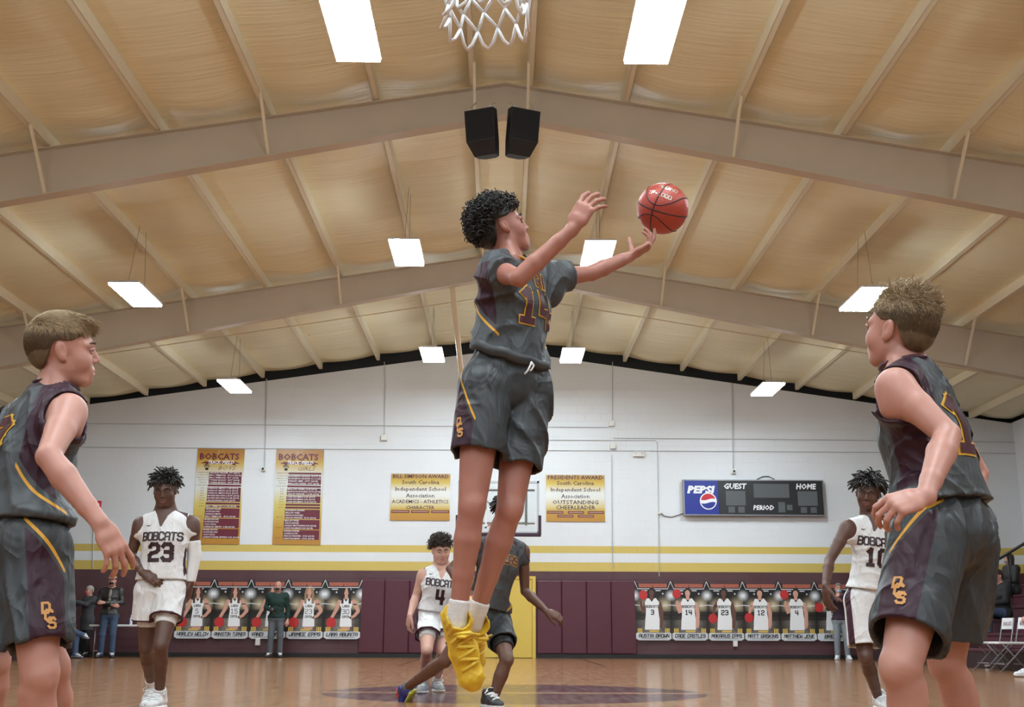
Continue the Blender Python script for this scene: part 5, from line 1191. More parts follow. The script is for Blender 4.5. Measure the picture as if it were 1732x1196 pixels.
J['hL'] = dict(d=im(.80, .45, .15), n=im(.45, -.85, -.25), side=1, curl=[(.55, .25, .15), (.5, .3, .2), (.8, .7, .3), (.9, .8, .3)], spread=.30, thumb=(.80, .0, 1.5), s=1.14, fat=.9)
R1 = empty('person', tuple(at(790, 1160, 4.5)), 'player in grey uniform number 14 leaping and reaching for the ball', 'person')
body(R1, J, S_TAN, .0045)
eyes(hd, R1, 1.02, brow=M_hblack)
curly_hair(R1, hd, 1.02, 480, M_hblack, 1, .036, low_back=-.66, low_front=.36, low_side=.30, cap=.016, rad=.0044, side=.034)
jo, jb, jf = jersey(R1, J, M_jg, .006, sleeve=.48, hem=-.048, trim=.0, vneck=.0, fold=.016, ph=.6, g=.018, panel=dict(w=34, c=-8, h=.20, sl=.0022, gap=.03, t=.007, top=.40), flare=-.006, neckr=.066)
J1 = J
so, sb_, hm = shorts(R1, J, M_sg, .006, t={'R': .57, 'L': .66}, wr=(.172, .126), r0=.114, r1=.117, fold=.020, ph=1.0, pc=4, ptop=.27, psl=.0036, hgap=.03, waist=.06)
waistband(R1, J, mat('dark_grey_waistband', (.04, .043, .046), .5), r=(.183, .137), at_h=.055, h=.042)
monogram(R1, so, hm, 1, J, sb_, .045, .031, 8)
fw = jf.f; lt = jf.r
text_on(jo, '14', J['che']-jf.u*.085, -lt, jf.u, jb, .13, .030, M_num, 'number', .006, wr=.62, gap=.30)
text_on(jo, 'RI', J['che']-lt*.045+jf.u*.085, -lt, jf.u, jb, .06, .014, M_num, 'lettering', .004, wr=.6)
cd = MB(); pf = unit(np.cross(unit(J['wup']), axes(J)[1])); wu = unit(J['wup']); b0 = J['pel']+pf*.152+wu*.055
cd.tube([b0, b0+pf*.012+lt*.012-wu*.012, b0+pf*.012+lt*.02-wu*.04, b0+pf*.01+lt*.03-wu*.055], .0045, 6); cd.tube([b0, b0+pf*.014-lt*.008-wu*.01, b0+pf*.012-lt*.004-wu*.03, b0+pf*.012+lt*.004-wu*.035], .0045, 6); cd.build('drawstring', M_white, so, True)
nt_ = MB(); nt_.tube([J['nb']+jf.u*.018+fw*.016+(math.cos(a)*lt*.074+math.sin(a)*fw*.074)+jf.u*(-.028*max(0, math.sin(a))) for a in np.linspace(-.4, math.pi+.4, 16)], .006, 6); nt_.build('neck_trim', M_goldn, jo, True)
for an, kn, tn in (('anR', 'knR', .16), ('anL', 'knL', .16)): sock(R1, J[kn], J[an], tn, M_sock, r=(.043, .041))
for an, kn, toe, upv, ms in (('anL', 'knL', im(.10, -.97, .25), im(.35, .30, -.90), M_rubber_red), ('anR', 'knR', im(.30, -.90, -.30), im(.22, .25, -.93), M_soley)):
    shoe(R1, J[an]+unit(toe)*.030, toe, upv, M_shoey, ms, M_lacey, .005, 1.18, .008)
# ------------------------------------------------------------------ ball in the air
bc = at(1121, 353, 5.08); BR = .1235
b = newmat('orange_basketball_leather', .42); b.b.inputs['Base Color'].default_value = (.42, .055, .035, 1)
vo = b.n('ShaderNodeTexVoronoi'); vo.inputs['Scale'].default_value = 190; P_, S_ = b.obj(); b.l(P_, vo.inputs['Vector']); b.bump(vo.outputs['Distance'], .25, .004)
ball = empty('basketball', tuple(bc-V(0, 0, BR)), 'orange-red basketball in the air above the outstretched fingers', 'basketball')
bm_ = MB(); bm_.lathe(bc, [(max(1e-4, BR*math.sin(a)), -BR*math.cos(a)) for a in np.linspace(0, math.pi, 40)], 64); bm_.build('leather', b.m, ball, True)
ax1 = unit(im(.25, .90, -.30)); ax2 = unit(np.cross(ax1, im(.5, 0, 1))); ax3 = np.cross(ax1, ax2); M_rib = mat('black_ball_rib', (.018, .012, .012), .5)
def bcirc(fn, n=64): m2 = MB(); m2.tube([bc+unit(fn(a))*(BR+.0003) for a in np.linspace(0, 2*math.pi, n+1)], .0028, 6, False); m2.build('rib', M_rib, ball, True)
bcirc(lambda a: math.cos(a)*ax2+math.sin(a)*ax3+.0*ax1); bcirc(lambda a: math.cos(a)*ax1+math.sin(a)*ax3)
for sg in (-1, 1): bcirc(lambda a: math.cos(a)*ax2*.85+math.sin(a)*ax3*(1.05)+sg*ax1*(.50+.28*math.cos(2*a)))
bbv = BVHTree.FromPolygons(bm_.v, bm_.f)
nq = unit(im(-.25, .30, -1)); eyb = unit(ax1-nq*(ax1@nq)); exb = np.cross(eyb, nq)
M_goldfoil = mat('silver_foil_print', (.62, .56, .46), .3, metal=.6)
drape('lettering', stroke_quads(strokes('ALDING', .017, wr=.75, gap=.25), .0042, .01), bc+eyb*.060+exb*.01, exb, eyb, bbv, M_goldfoil, ball, .0012); drape('lettering', stroke_quads(strokes('TF-1000', .017, wr=.75, gap=.25), .0042, .01), bc+eyb*.012-exb*.01, exb, eyb, bbv, M_goldfoil, ball, .0012)
# ------------------------------------------------------------------ 2. near player at the left edge
J = {}
J['head'] = hd = Fr(at(107, 592, 3.79), im(.90, -.02, .42), im(.03, 1, .0)); J['hs'] = 1.04
J['nb'] = at(86, 662, 3.80); J['shR'] = at(116, 696, 3.66); J['shL'] = at(26, 722, 3.97); J['che'] = at(52, 778, 3.79); J['pel'] = at(38, 888, 3.76)
J['hipR'] = at(58, 925, 3.67); J['hipL'] = at(18, 925, 3.85); J['fwd'] = unit(V(.90, .38, -.15)); J['kd'] = unit(V(.9, .3, 0))
J['elR'] = at(82, 772, 3.46); J['wrR'] = at(170, 886, 3.42); J['elL'] = at(38, 800, 4.06); J['wrL'] = at(60, 870, 4.1)
J['knR'] = at(66, 1142, 3.60); J['anR'] = at(62, 1345, 3.72); J['knL'] = at(88, 1128, 3.98); J['anL'] = at(110, 1300, 4.2)
J['hR'] = dict(d=im(.52, -.85, -.05), n=im(.70, .40, -.55), side=-1, curl=[(.30, .40, .25), (.40, .45, .3), (.45, .5, .3), (.5, .5, .3)], spread=.30, thumb=(.5, .3, .5), s=1.05)
J['hL'] = dict(d=im(.2, -1, 0), n=im(0, 0, 1), side=1, curl=(.3, .4, .3))
J['ftR'] = J['ftL'] = V(0, 0, -1)
R2 = empty('person', tuple(V(*at(60, 1345, 3.75)[:2], 0)), 'fair haired player in grey sleeveless kit at the left edge, facing right', 'person')
body(R2, J, S_FAIR, .0045); eyes(hd, R2, 1.04, brow=M_hblond, vis=(1,))
straight_hair(R2, hd, 1.02, 2600, 3, M_hsandy, .058, (-.15, 1, 0), .10, cap=.007, low_back=-.85, low_side=.20, low_front=.46, messy=.10, mcap=M_hblond, cut=(.060, .030, -.075))
jo, jb, jf = jersey(R2, J, M_jg, .006, hem=-.0, trim=.020, vneck=.0, fold=.013, ph=2.0, g=.017, panel=dict(w=26, c=0, h=.13, sl=.0024, gap=.03, t=.007), flare=.012, armr=.080)
so, sb_, hm = shorts(R2, J, M_sg, .006, t=.78, r0=.114, r1=.104, fold=.018, ph=2.2, pw=32, pc=0, ptop=.30, psl=.0026, legk=.02)
monogram(R2, so, hm, 1, J, sb_, .028, .031, 0)
text_on(jo, '13', J['che']-jf.u*.045-jf.r*.035, jf.r, jf.u, jb, .15, .032, M_num, 'number', .007)
nt_ = MB(); nt_.tube([J['nb']+jf.u*.02+jf.f*.014+(math.cos(a)*jf.r*.073+math.sin(a)*jf.f*.073) for a in np.linspace(0, 2*math.pi, 24)], .0075, 6); nt_.build('neck_trim', M_num, jo, True)
for an, kn, fd in (('anR', 'knR', V(.95, .2, 0)), ('anL', 'knL', V(.95, .3, 0))):
    sock(R2, J[kn], J[an], .25, M_sock, r=(.045, .041)); shoe(R2, V(J[an][0], J[an][1], .095), fd, (0, 0, 1), M_dark_shoe, M_solew, M_white, .007, 1.08)
# a team mate's head and shoulder just inside the left edge, behind him
J = {}
J['head'] = hd = Fr(at(-10, 742, 4.9), im(.75, 0, -.6), im(.05, 1, 0)); J['hs'] = 1.0
J['nb'] = at(-18, 792, 4.95); J['shR'] = at(-60, 815, 4.85); J['shL'] = at(20, 815, 5.05); J['che'] = at(-22, 875, 4.95); J['pel'] = at(-24, 975, 4.95); J['hipR'] = at(-45, 1000, 4.9); J['hipL'] = at(-5, 1000, 5.0); J['fwd'] = unit(V(.6, -.7, 0))
J['elR'] = at(-80, 880, 4.8); J['wrR'] = at(-60, 940, 4.7); J['elL'] = at(5, 880, 5.1); J['wrL'] = at(-5, 950, 5.1); J['knR'] = at(-45, 1120, 4.8); J['anR'] = V(*at(-45, 1180, 4.85)[:2], .09); J['knL'] = at(-5, 1120, 4.95); J['anL'] = V(*at(-5, 1180, 5.05)[:2], .09)
J['hR'] = dict(d=im(.2, -1, 0), n=im(-1, 0, 0), side=-1, curl=(.4, .4, .3)); J['hL'] = dict(d=im(0, -1, 0), n=im(1, 0, 0), side=1, curl=(.4, .4, .3))
R2b = empty('person', tuple(V(*at(-25, 1180, 4.95)[:2], 0)), 'dark haired player whose face just shows at the left edge', 'person')
body(R2b, J, S_FAIR, .007); eyes(hd, R2b, 1.0, brow=M_hbrown); straight_hair(R2b, hd, 1.0, 700, 5, M_hbrown, .05, (.4, .7, .1), .5, mcap=M_hbrown, cut=(.055, .02, -.07)); jersey(R2b, J, M_jg, .009, trim=.015, vneck=.03, fold=.006, hem=.0)
shorts(R2b, J, M_sg, .009, t=.75, panel=False, legk=.02)
for q in 'RL': shoe(R2b, J['an'+q], V(.7, -.7, 0), (0, 0, 1), M_dark_shoe, M_solew, M_white, .009, 1.05)
# ------------------------------------------------------------------ 3. near player at the right edge
J = {}
J['head'] = hd = Fr(at(1522, 557, 3.52), im(-.62, -.03, .78), im(.06, 1, -.05)); J['hs'] = 1.06
J['nb'] = at(1538, 624, 3.52); J['shL'] = at(1514, 655, 3.35); J['shR'] = at(1570, 662, 3.69); J['che'] = at(1562, 742, 3.50); J['pel'] = at(1600, 866, 3.48)
J['hipL'] = at(1572, 905, 3.40); J['hipR'] = at(1618, 905, 3.57); J['fwd'] = unit(V(-.93, .30, -.15)); J['kd'] = unit(V(-.95, .1, 0))
J['elL'] = at(1603, 736, 3.21); J['wrL'] = at(1565, 840, 3.04); J['elR'] = at(1652, 800, 3.82); J['wrR'] = at(1628, 868, 3.72)
J['knL'] = at(1524, 1128, 3.22); J['anL'] = at(1560, 1345, 3.34); J['knR'] = at(1602, 1120, 3.66); J['anR'] = at(1668, 1320, 3.82)
J['hL'] = dict(d=im(-.88, -.20, -.20), n=im(-.15, .80, -.55), side=1, curl=[(.75, .75, .4), (.80, .80, .45), (.85, .80, .45), (.9, .8, .5)], spread=.26, thumb=(.35, .4, .6), s=1.06, fat=.95)
J['hR'] = dict(d=im(-.3, -1, 0), n=im(1, 0, 0), side=-1, curl=(.3, .4, .3))
J['ftR'] = J['ftL'] = V(0, 0, -1); J['am'] = 1.0
R3 = empty('person', tuple(V(*at(1600, 1340, 3.5)[:2], 0)), 'fair haired player in grey sleeveless kit at the right, back of head to us', 'person')
body(R3, J, S_FAIR, .0045); eyes(hd, R3, 1.06, brow=M_hblond, vis=(-1,))
straight_hair(R3, hd, 1.03, 3000, 4, M_hsandy, .044, (.5, -.15, .1), .34, cap=.008, low_back=-.85, low_side=.10, low_front=.46, messy=.30, mcap=M_hblond, cut=(.060, .026, -.078))
jo, jb, jf = jersey(R3, J, M_jg, .006, hem=-.02, trim=.012, vneck=.0, fold=.013, ph=.3, g=.017, panel=dict(w=30, c=6, h=.10, sl=.0024, gap=.03, t=.007, stripe=False), flare=.016, armr=.088)
so, sb_, hm = shorts(R3, J, M_sg, .006, t=.80, r0=.118, r1=.110, fold=.020, ph=.9, pw=32, pc=0, ptop=.33, psl=.0028, legk=.025)
monogram(R3, so, hm, 0, J, sb_, .045, .033, 0)
text_on(jo, '11', J['che']-jf.u*.07, jf.r, jf.u, jb, .16, .032, M_num, 'number', .007)
nt_ = MB(); nt_.tube([J['nb']+jf.u*.02+jf.f*.014+(math.cos(a)*jf.r*.073+math.sin(a)*jf.f*.073) for a in np.linspace(0, 2*math.pi, 24)], .0075, 6); nt_.build('neck_trim', M_num, jo, True)
for an, kn, fd in (('anR', 'knR', V(-.95, .2, 0)), ('anL', 'knL', V(-.95, .1, 0))):
    sock(R3, J[kn], J[an], .25, M_sock, r=(.045, .041)); shoe(R3, V(J[an][0], J[an][1], .095), fd, (0, 0, 1), M_dark_shoe, M_solew, M_white, .007, 1.08)
# ------------------------------------------------------------------ white team
def white_kit(R, J, num, vox, t, text='BOBCATS', tsz=.058, nsz=.118, ty=.005, ny=-.145, hemtrim=.014, s=1.0, tx=0.0, under=True):
    jo, jb, jf = jersey(R, J, M_jw, vox, s, hem=-.01, trim=.0, vneck=.085, fold=.009, ph=.8, g=.016, panel=dict(w=14, c=0, h=-.2, sl=0, stripe=False), flare=.016, armr=.090)
    text_on(jo, text, J['che']+jf.u*ty+jf.r*tx, -jf.r, jf.u, jb, tsz, 0.0125, M_numb, 'lettering', wr=.54, gap=.20, lift=.004)
    text_on(jo, num, J['che']+jf.u*ny+jf.r*tx, -jf.r, jf.u, jb, nsz, .030, M_numb, 'number', wr=.52, gap=.30, lift=.004)
    drape('tick_mark', swoosh(.055), J['che']+jf.u*.125+jf.r*(.10), -jf.r, jf.u, jb, M_ink, jo, .004)
    so, sb2, hm = shorts(R, J, M_sw, vox, s, t=t, r0=.116, r1=.124, fold=.009, ph=.4, pw=16, ptop=.6, hgap=0, psl=0, sw=-1, hemtrim=hemtrim, legk=.015)
    lat, latp = axes(J); pf = np.cross(unit(J['che']-J['pel']), latp)
    drape('tick_mark', swoosh(.05), np.asarray(J['pel'])-latp*.095+jf.u*.015, -jf.r, jf.u, sb2, M_ink, so, .004)
    if under:
        for q in 'LR':
            h, k = np.asarray(J['hip'+q]), np.asarray(J['kn'+q]); e = h+(k-h)*(t+.10); F = solid([(flat(cone(h+(k-h)*(t-.15), e, .086, .075), e, k-h), .01)], vox); to_obj(F, 'under_shorts', M_sock, R, 1)
    return jo, jf
J = {}
J['head'] = hd = Fr(at(279, 829, 8.78), im(.10, -.10, -1), im(.0, 1, -.06)); J['hs'] = 1.0
J['nb'] = at(280, 869, 8.82); J['shR'] = at(238, 887, 8.80); J['shL'] = at(325, 885, 8.84); J['che'] = at(280, 918, 8.80); J['pel'] = at(271, 984, 8.80)
J['hipR'] = at(253, 1001, 8.80); J['hipL'] = at(291, 1001, 8.80); J['fwd'] = V(.03, -1, 0); J['kd'] = V(0, -1, .0)
J['elR'] = at(221, 940, 8.84); J['wrR'] = at(241, 969, 8.66); J['elL'] = at(329, 940, 8.86); J['wrL'] = at(322, 988, 8.82)
J['knR'] = at(247, 1096, 8.85); J['anR'] = at(257, 1164, 9.22); J['knL'] = at(272, 1092, 8.62); J['anL'] = at(270, 1184, 8.84)
J['hR'] = dict(d=im(.88, -.42, -.15), n=im(.25, .55, -.75), side=-1, curl=(.25, .5, .35), spread=.08, thumb=(.45, .3, .3), s=1.05, fat=1.1); J['hL'] = dict(d=im(-.15, -1, -.1), n=im(.95, -.1, -.2), side=1, curl=(.3, .4, .3), spread=.12, thumb=(.5, .4, .3), s=1.05, fat=1.1)
R4 = empty('person', tuple(V(*at(270, 1190, 8.8)[:2], 0)), 'player 23 in white kit with a white arm sleeve, walking towards us', 'person')
body(R4, J, S_DARK, .0058); eyes(hd, R4, 1.0, brow=M_hblack); dread_hair(R4, hd, 1.0, 150, 2, .070)
white_kit(R4, J, '23', .0065, .52)
F = solid([(flat(cone(J['elL'], J['shL']+(J['elL']-J['shL'])*.55, .052, .055), J['elL']+(J['shL']-J['elL'])*.45, J['shL']-J['elL']), .01), (flat(cone(J['elL'], J['wrL'], .053, .035), J['wrL']+(J['elL']-J['wrL'])*.06, J['wrL']-J['elL']), .015)], .0065); to_obj(F, 'arm_sleeve', M_sock, R4, 1)
for q, fd in (('R', V(.05, -1, 0)), ('L', V(-.05, -1, 0))): sock(R4, J['kn'+q], J['an'+q], .22, M_sock, r=(.046, .041)); shoe(R4, V(J['an'+q][0], J['an'+q][1], .095) if q == 'L' else J['an'+q]+V(0, 0, .0), fd+(V(0, 0, -.35) if q == 'R' else 0), (0, -.3 if q == 'R' else 0, 1), M_shoew, M_solew, M_white, .007, 1.08)
J = {}
J['head'] = hd = Fr(at(1468, 834, 8.78), im(-.40, .0, -.92), im(.05, 1, -.04)); J['hs'] = 1.03
J['nb'] = at(1476, 877, 8.82); J['shR'] = at(1433, 893, 8.76); J['shL'] = at(1522, 893, 8.95); J['che'] = at(1478, 926, 8.82); J['pel'] = at(1470, 1000, 8.84)
J['hipR'] = at(1453, 1018, 8.80); J['hipL'] = at(1490, 1018, 8.90); J['fwd'] = unit(V(-.10, -1, 0)); J['kd'] = V(-.2, -1, 0)
J['elR'] = at(1403, 948, 8.72); J['wrR'] = at(1396, 992, 8.56); J['elL'] = at(1545, 945, 9.0); J['wrL'] = at(1530, 985, 8.85)
J['knR'] = at(1464, 1112, 8.72); J['anR'] = at(1488, 1188, 9.05); J['knL'] = at(1512, 1112, 8.9); J['anL'] = V(*at(1524, 1190, 9.0)[:2], .095)
J['hR'] = dict(d=im(.05, -1, -.25), n=im(-.9, .0, -.4), side=-1, curl=(.25, .4, .3), spread=.30, thumb=(.7, .2, .2), s=1.10, fat=1.1); J['hL'] = dict(d=im(-.2, -1, 0), n=im(1, 0, 0), side=1, curl=(.3, .4, .3))
R5 = empty('person', tuple(V(*at(1495, 1190, 8.9)[:2], 0)), 'player 10 in white kit partly hidden by the near right player', 'person')
body(R5, J, S_DARK, .0058); eyes(hd, R5, 1.03, brow=M_hblack); dread_hair(R5, hd, 1.03, 190, 7, .085, droop=1.3)
white_kit(R5, J, '10', .0065, .80, under=False, hemtrim=.0)
for q, fd in (('R', V(-.1, -1, 0)), ('L', V(.1, -1, 0))): sock(R5, J['kn'+q], J['an'+q], .15, M_sock, r=(.045, .041)); shoe(R5, V(J['an'+q][0], J['an'+q][1], .095), fd, (0, 0, 1), M_shoew, M_solew, M_white, .007, 1.08)
J = {}
J['head'] = hd = Fr(at(746, 931, 11.0), im(.25, -.04, -.97), im(.02, 1, -.04)); J['hs'] = 1.0
J['nb'] = at(747, 962, 11.03); J['shR'] = at(716, 973, 11.0); J['shL'] = at(777, 973, 11.1); J['che'] = at(745, 995, 11.0); J['pel'] = at(737, 1036, 11.05)
J['hipR'] = at(724, 1048, 11.0); J['hipL'] = at(752, 1048, 11.1); J['fwd'] = unit(V(.12, -1, -.1)); J['kd'] = V(.1, -1, 0)
J['elR'] = at(703, 1010, 11.0); J['wrR'] = at(693, 1042, 10.85); J['elL'] = at(795, 1005, 11.1); J['wrL'] = at(800, 1030, 10.9)
J['knR'] = at(722, 1100, 10.75); J['anR'] = V(*at(717, 1156, 11.2)[:2], .095); J['knL'] = at(748, 1102, 10.9); J['anL'] = V(*at(739, 1153, 11.45)[:2], .095)
J['hR'] = dict(d=im(-.2, -1, 0), n=im(-.9, .0, -.4), side=-1, curl=(.4, .5, .3), fat=1.15); J['hL'] = dict(d=im(-.2, -1, 0), n=im(1, 0, 0), side=1, curl=(.4, .5, .3), fat=1.15)
R6 = empty('person', tuple(V(*at(728, 1172, 11.2)[:2], 0)), 'fair player 4 in white kit, half hidden behind the jumping player\'s legs', 'person')
body(R6, J, S_PALE, .0068); eyes(hd, R6, 1.0, brow=M_hbrown); curly_hair(R6, hd, 1.0, 330, M_hbrown, 5, .045, low_side=.2, side=.03, cap=.014)
white_kit(R6, J, '4', .0075, .55, ty=.02, ny=-.14)
for q, fd in (('R', V(-.1, -1, 0)), ('L', V(.25, -1, 0))): sock(R6, J['kn'+q], J['an'+q], .2, M_sock, r=(.045, .041)); shoe(R6, J['an'+q], fd, (0, 0, 1), mat('grey_shoe', (.30, .32, .34), .5), M_solew, M_white, .008, 1.05)
# ------------------------------------------------------------------ grey team mate running behind the jumper's legs
J = {}
J['head'] = hd = Fr(at(856, 868, 9.25), im(.35, -.10, -.93), im(.08, 1, -.05)); J['hs'] = 1.03
J['nb'] = at(850, 910, 9.3); J['shR'] = at(806, 925, 9.2); J['shL'] = at(884, 932, 9.42); J['che'] = at(842, 958, 9.28); J['pel'] = at(822, 1028, 9.3)
J['hipR'] = at(806, 1045, 9.25); J['hipL'] = at(840, 1045, 9.4); J['fwd'] = unit(V(.35, -.9, -.1)); J['kd'] = V(.6, -.7, 0)
J['elR'] = at(762, 962, 9.2); J['wrR'] = at(790, 1002, 9.0); J['elL'] = at(888, 1000, 9.45); J['wrL'] = at(924, 1034, 9.25)
J['knL'] = at(857, 1116, 9.05); J['anL'] = at(826, 1204, 9.05); J['knR'] = at(752, 1118, 9.25); J['anR'] = at(683, 1166, 9.75)
J['hL'] = dict(d=im(.9, -.35, -.1), n=im(.3, .75, -.5), side=1, curl=(.35, .7, .5), spread=.12, s=1.05, fat=1.1); J['hR'] = dict(d=im(.6, -.5, -.5), n=im(0, .5, -.8), side=-1, curl=(.4, .5, .3), fat=1.1)
R7 = empty('person', tuple(V(*at(826, 1205, 9.1)[:2], 0)), 'dark skinned player in grey kit running behind the jumping player\'s legs', 'person')
body(R7, J, S_BROWN, .0062); eyes(hd, R7, 1.03, brow=M_hblack); dread_hair(R7, hd, 1.03, 130, 9, .06)
jo, jb, jf = jersey(R7, J, M_jg, .007, hem=-.0, trim=.012, vneck=.03, fold=.009, ph=1.2, g=.018, panel=dict(w=24, c=0, h=.10, sl=.002), flare=.012, armr=.080)
text_on(jo, 'ORS', J['che']+jf.u*.035-jf.r*.06, -jf.r, jf.u, jb, .062, .013, M_num, 'lettering', .004, wr=.55, gap=.2)
so, sb2, hm = shorts(R7, J, M_sg, .007, t=.62, r0=.112, r1=.118, fold=.009, ph=1.3, panel=False, legk=.015)
for q, mm in (('L', M_ink), ('R', mat('maroon_tights', (.04, .01, .02), .6))):
    h, k = np.asarray(J['hip'+q]), np.asarray(J['kn'+q]); e = h+(k-h)*.74; F = solid([(flat(cone(h+(k-h)*.45, e, .090, .080), e, k-h), .01)], .008); to_obj(F, 'under_shorts', mm, R7, 1)
sock(R7, J['knL'], J['anL'], .15, M_sock, r=(.045, .041)); shoe(R7, V(J['anL'][0], J['anL'][1], .095), V(.4, -.9, 0), (0, 0, 1), M_dark_shoe, M_solew, M_white, .008, 1.08)
sock(R7, J['knR'], J['anR'], .12, mat('grey_sock', (.12, .12, .13), .8), r=(.044, .041)); M_nb = mat('navy_shoe', (.03, .04, .22), .45); shoe(R7, J['anR'], im(-.35, -.80, .45), im(-.70, .55, .45), M_nb, mat('yellow_green_sole', (.62, .60, .10), .5), M_rubber_red, .008, 1.08)
# ================================================================== BLEACHERS, TABLE, CHAIRS
M_bl = mat('maroon_bleacher', (0.075, 0.016, 0.028), 0.5, var=.1); M_blf = mat('dark_bleacher_front', (0.022, 0.008, 0.012), 0.55)
def bleacher(sg, x0, y0, y1, n, label):
    root = empty('bleacher', (sg*x0, (y0+y1)/2, 0), label, 'bleacher')
    for k in range(n):
        a, e = sg*(x0+.62*k), sg*(x0+.62*(k+1)); z = .34+.262*k; lo, hi = min(a, e), max(a, e)
        MB().bbox(min(a, a+sg*.28), max(a, a+sg*.28), y0, y1, z-.05, z, .008).build('seat_board', M_bl, root)
        MB().box(min(a+sg*.02, a+sg*.05), max(a+sg*.02, a+sg*.05), y0, y1, max(0, z-.34) if k == 0 else z-.262, z-.05).build('riser', M_blf if k == 0 else M_bl, root)
        MB().box(min(a+sg*.28, e), max(a+sg*.28, e), y0, y1, z-.13, z-.10).build('foot_board', M_blf, root)
    for yy in (y0, y1-.04):
        pr = [(0, 0), (.62*n, 0)]+[(.62*(k+1), .29+.262*k) for k in range(n-1, -1, -1) for _ in (0,)][:1]
        prof = [(0.03, 0)]+[(.62*n, 0)]
        for k in range(n-1, -1, -1): prof += [(.62*(k+1), .28+.262*k), (.62*k+.03, .28+.262*k)]
        MB().prism(prof if sg > 0 else prof[::-1], (sg, 0, 0), (0, 0, 1), (0, 1, 0), (sg*x0, yy, 0), .04).build('end_panel', M_blf, root)
    return root
bleacher(1, 8.25, 12.0, 26.3, 6, 'maroon wooden bleachers along the right side wall'); bleacher(-1, 9.6, 6.0, 26.0, 4, 'dark maroon bleachers along the left side behind the near left player')
hr = empty('handrail', (10.0, 22.7, 1.2), 'black stair railing on the right bleachers beside the seated woman', 'railing')
rl = MB(); A, B = V(9.75, 22.7, 1.95), V(12.3, 22.7, 3.38)
rl.tube([A, B], .03, 8); rl.build('top_rail', M_black, hr, True)
for t in np.linspace(0, 1, 8):
    p = A+(B-A)*t; MB().tube([p, V(p[0], p[1], max(.3, p[2]-.85))], .02, 6).build('baluster', M_black, hr, True)
tb = empty('folding_table', (-9.0, 26.4, 0), 'white folding table behind player 23 with dark space below', 'table')
tx0, tx1 = at(158, 1063, 26.3)[0], at(262, 1063, 26.3)[0]
M_plast = mat('white_plastic', (.70, .71, .72), .45)
MB().bbox(tx0, tx1, 26.0, 26.75, .68, .725, .012).build('tabletop', M_plast, tb)
for x in (tx0+.12, tx1-.12):
    for y in (26.1, 26.65): MB().tube([(x, y, .68), (x, y, 0)], .016, 8).build('leg', M_steel, tb, True)
for x in (tx0+.12, tx1-.12): MB().tube([(x, 26.1, .15), (x, 26.65, .15)], .012, 8).build('leg_brace', M_steel, tb, True)
wb = empty('water_bottle', tuple(at(221, 1058, 26.2)*V(1, 1, 0)+V(0, 0, .725)), 'small clear water bottle on the white table', 'bottle')
c = np.array(wb.location); MB().lathe(c, [(.032, 0), (.033, .01), (.033, .13), (.014, .17), (.014, .19)], 14).build('bottle', mat('pale_blue_plastic', (.55, .62, .75), .2), wb, True); MB().lathe(c+V(0, 0, .19), [(.016, 0), (.016, .018)], 12).build('cap', M_white, wb)
M_chairf = mat('grey_chair_tube', (.20, .20, .21), .4, metal=.4)
def fold_chair(x, y, label, face=-1):
    root = empty('folding_chair', (x, y, 0), label, 'chair', 'white folding chairs by the right bleachers'); P3 = lambda f, r, z: V(x+face*f, y+r*face, z)
    MB().bbox(min(x-.21, x+.21), x+.21, y-.21, y+.21, .425, .46, .012).build('seat', M_plast, root)
    bk = MB(); n = 9
    for i in range(n-1):
        a0, a1 = -.20+.40*i/(n-1), -.20+.40*(i+1)/(n-1); cf = lambda a: -.30-.03*(1-(a/.2)**2)
        bk.add([P3(cf(a0), a0, .66), P3(cf(a1), a1, .66), P3(cf(a1)-.03, a1, .84), P3(cf(a0)-.03, a0, .84), P3(cf(a0)-.012, a0, .66), P3(cf(a1)-.012, a1, .66), P3(cf(a1)-.042, a1, .84), P3(cf(a0)-.042, a0, .84)], [(0, 1, 2, 3), (7, 6, 5, 4), (0, 4, 5, 1), (3, 2, 6, 7), (0, 3, 7, 4), (1, 5, 6, 2)])
    bo = bk.build('backrest', M_plast, root)
    t = MB(); font_text(t, 'BOBCATS', .06, P3(-.316, 0, .72), V(0, face, 0)*1.0, V(-face*.16, 0, 1), width=.30, bold=.02); t.build('lettering', M_mar, bo)
    for s in (-1, 1):
        MB().tube([P3(-.345, s*.215, .83), P3(-.26, s*.215, .46), P3(.22, s*.215, 0)], .012, 8).build('leg', M_chairf, root, True); MB().tube([P3(.15, s*.195, .44), P3(-.24, s*.195, 0)], .012, 8).build('leg', M_chairf, root, True)
    for f, z in ((.14, .12), (-.18, .12)): MB().tube([P3(f, -.21, z), P3(f, .21, z)], .009, 6).build('stretcher', M_chairf, root, True)
fold_chair(8.0, 18.95, 'white folding chair with printed back, left one of the pair by the bleachers'); fold_chair(7.98, 18.3, 'white folding chair with printed back, right one of the pair by the bleachers')
cp = V(*at(1670, 1129, 18.6)[:2], 0); cr_ = empty('paper_cup', tuple(cp), 'white paper cup on the floor under the folding chairs', 'cup'); MB().lathe(cp, [(.028, 0), (.038, .10), (.040, .10), (.036, .095)], 16).build('cup', M_white, cr_, True); MB().lathe(cp, [(.034, .045), (.0365, .075)], 16).build('band', M_ink, cr_, True)
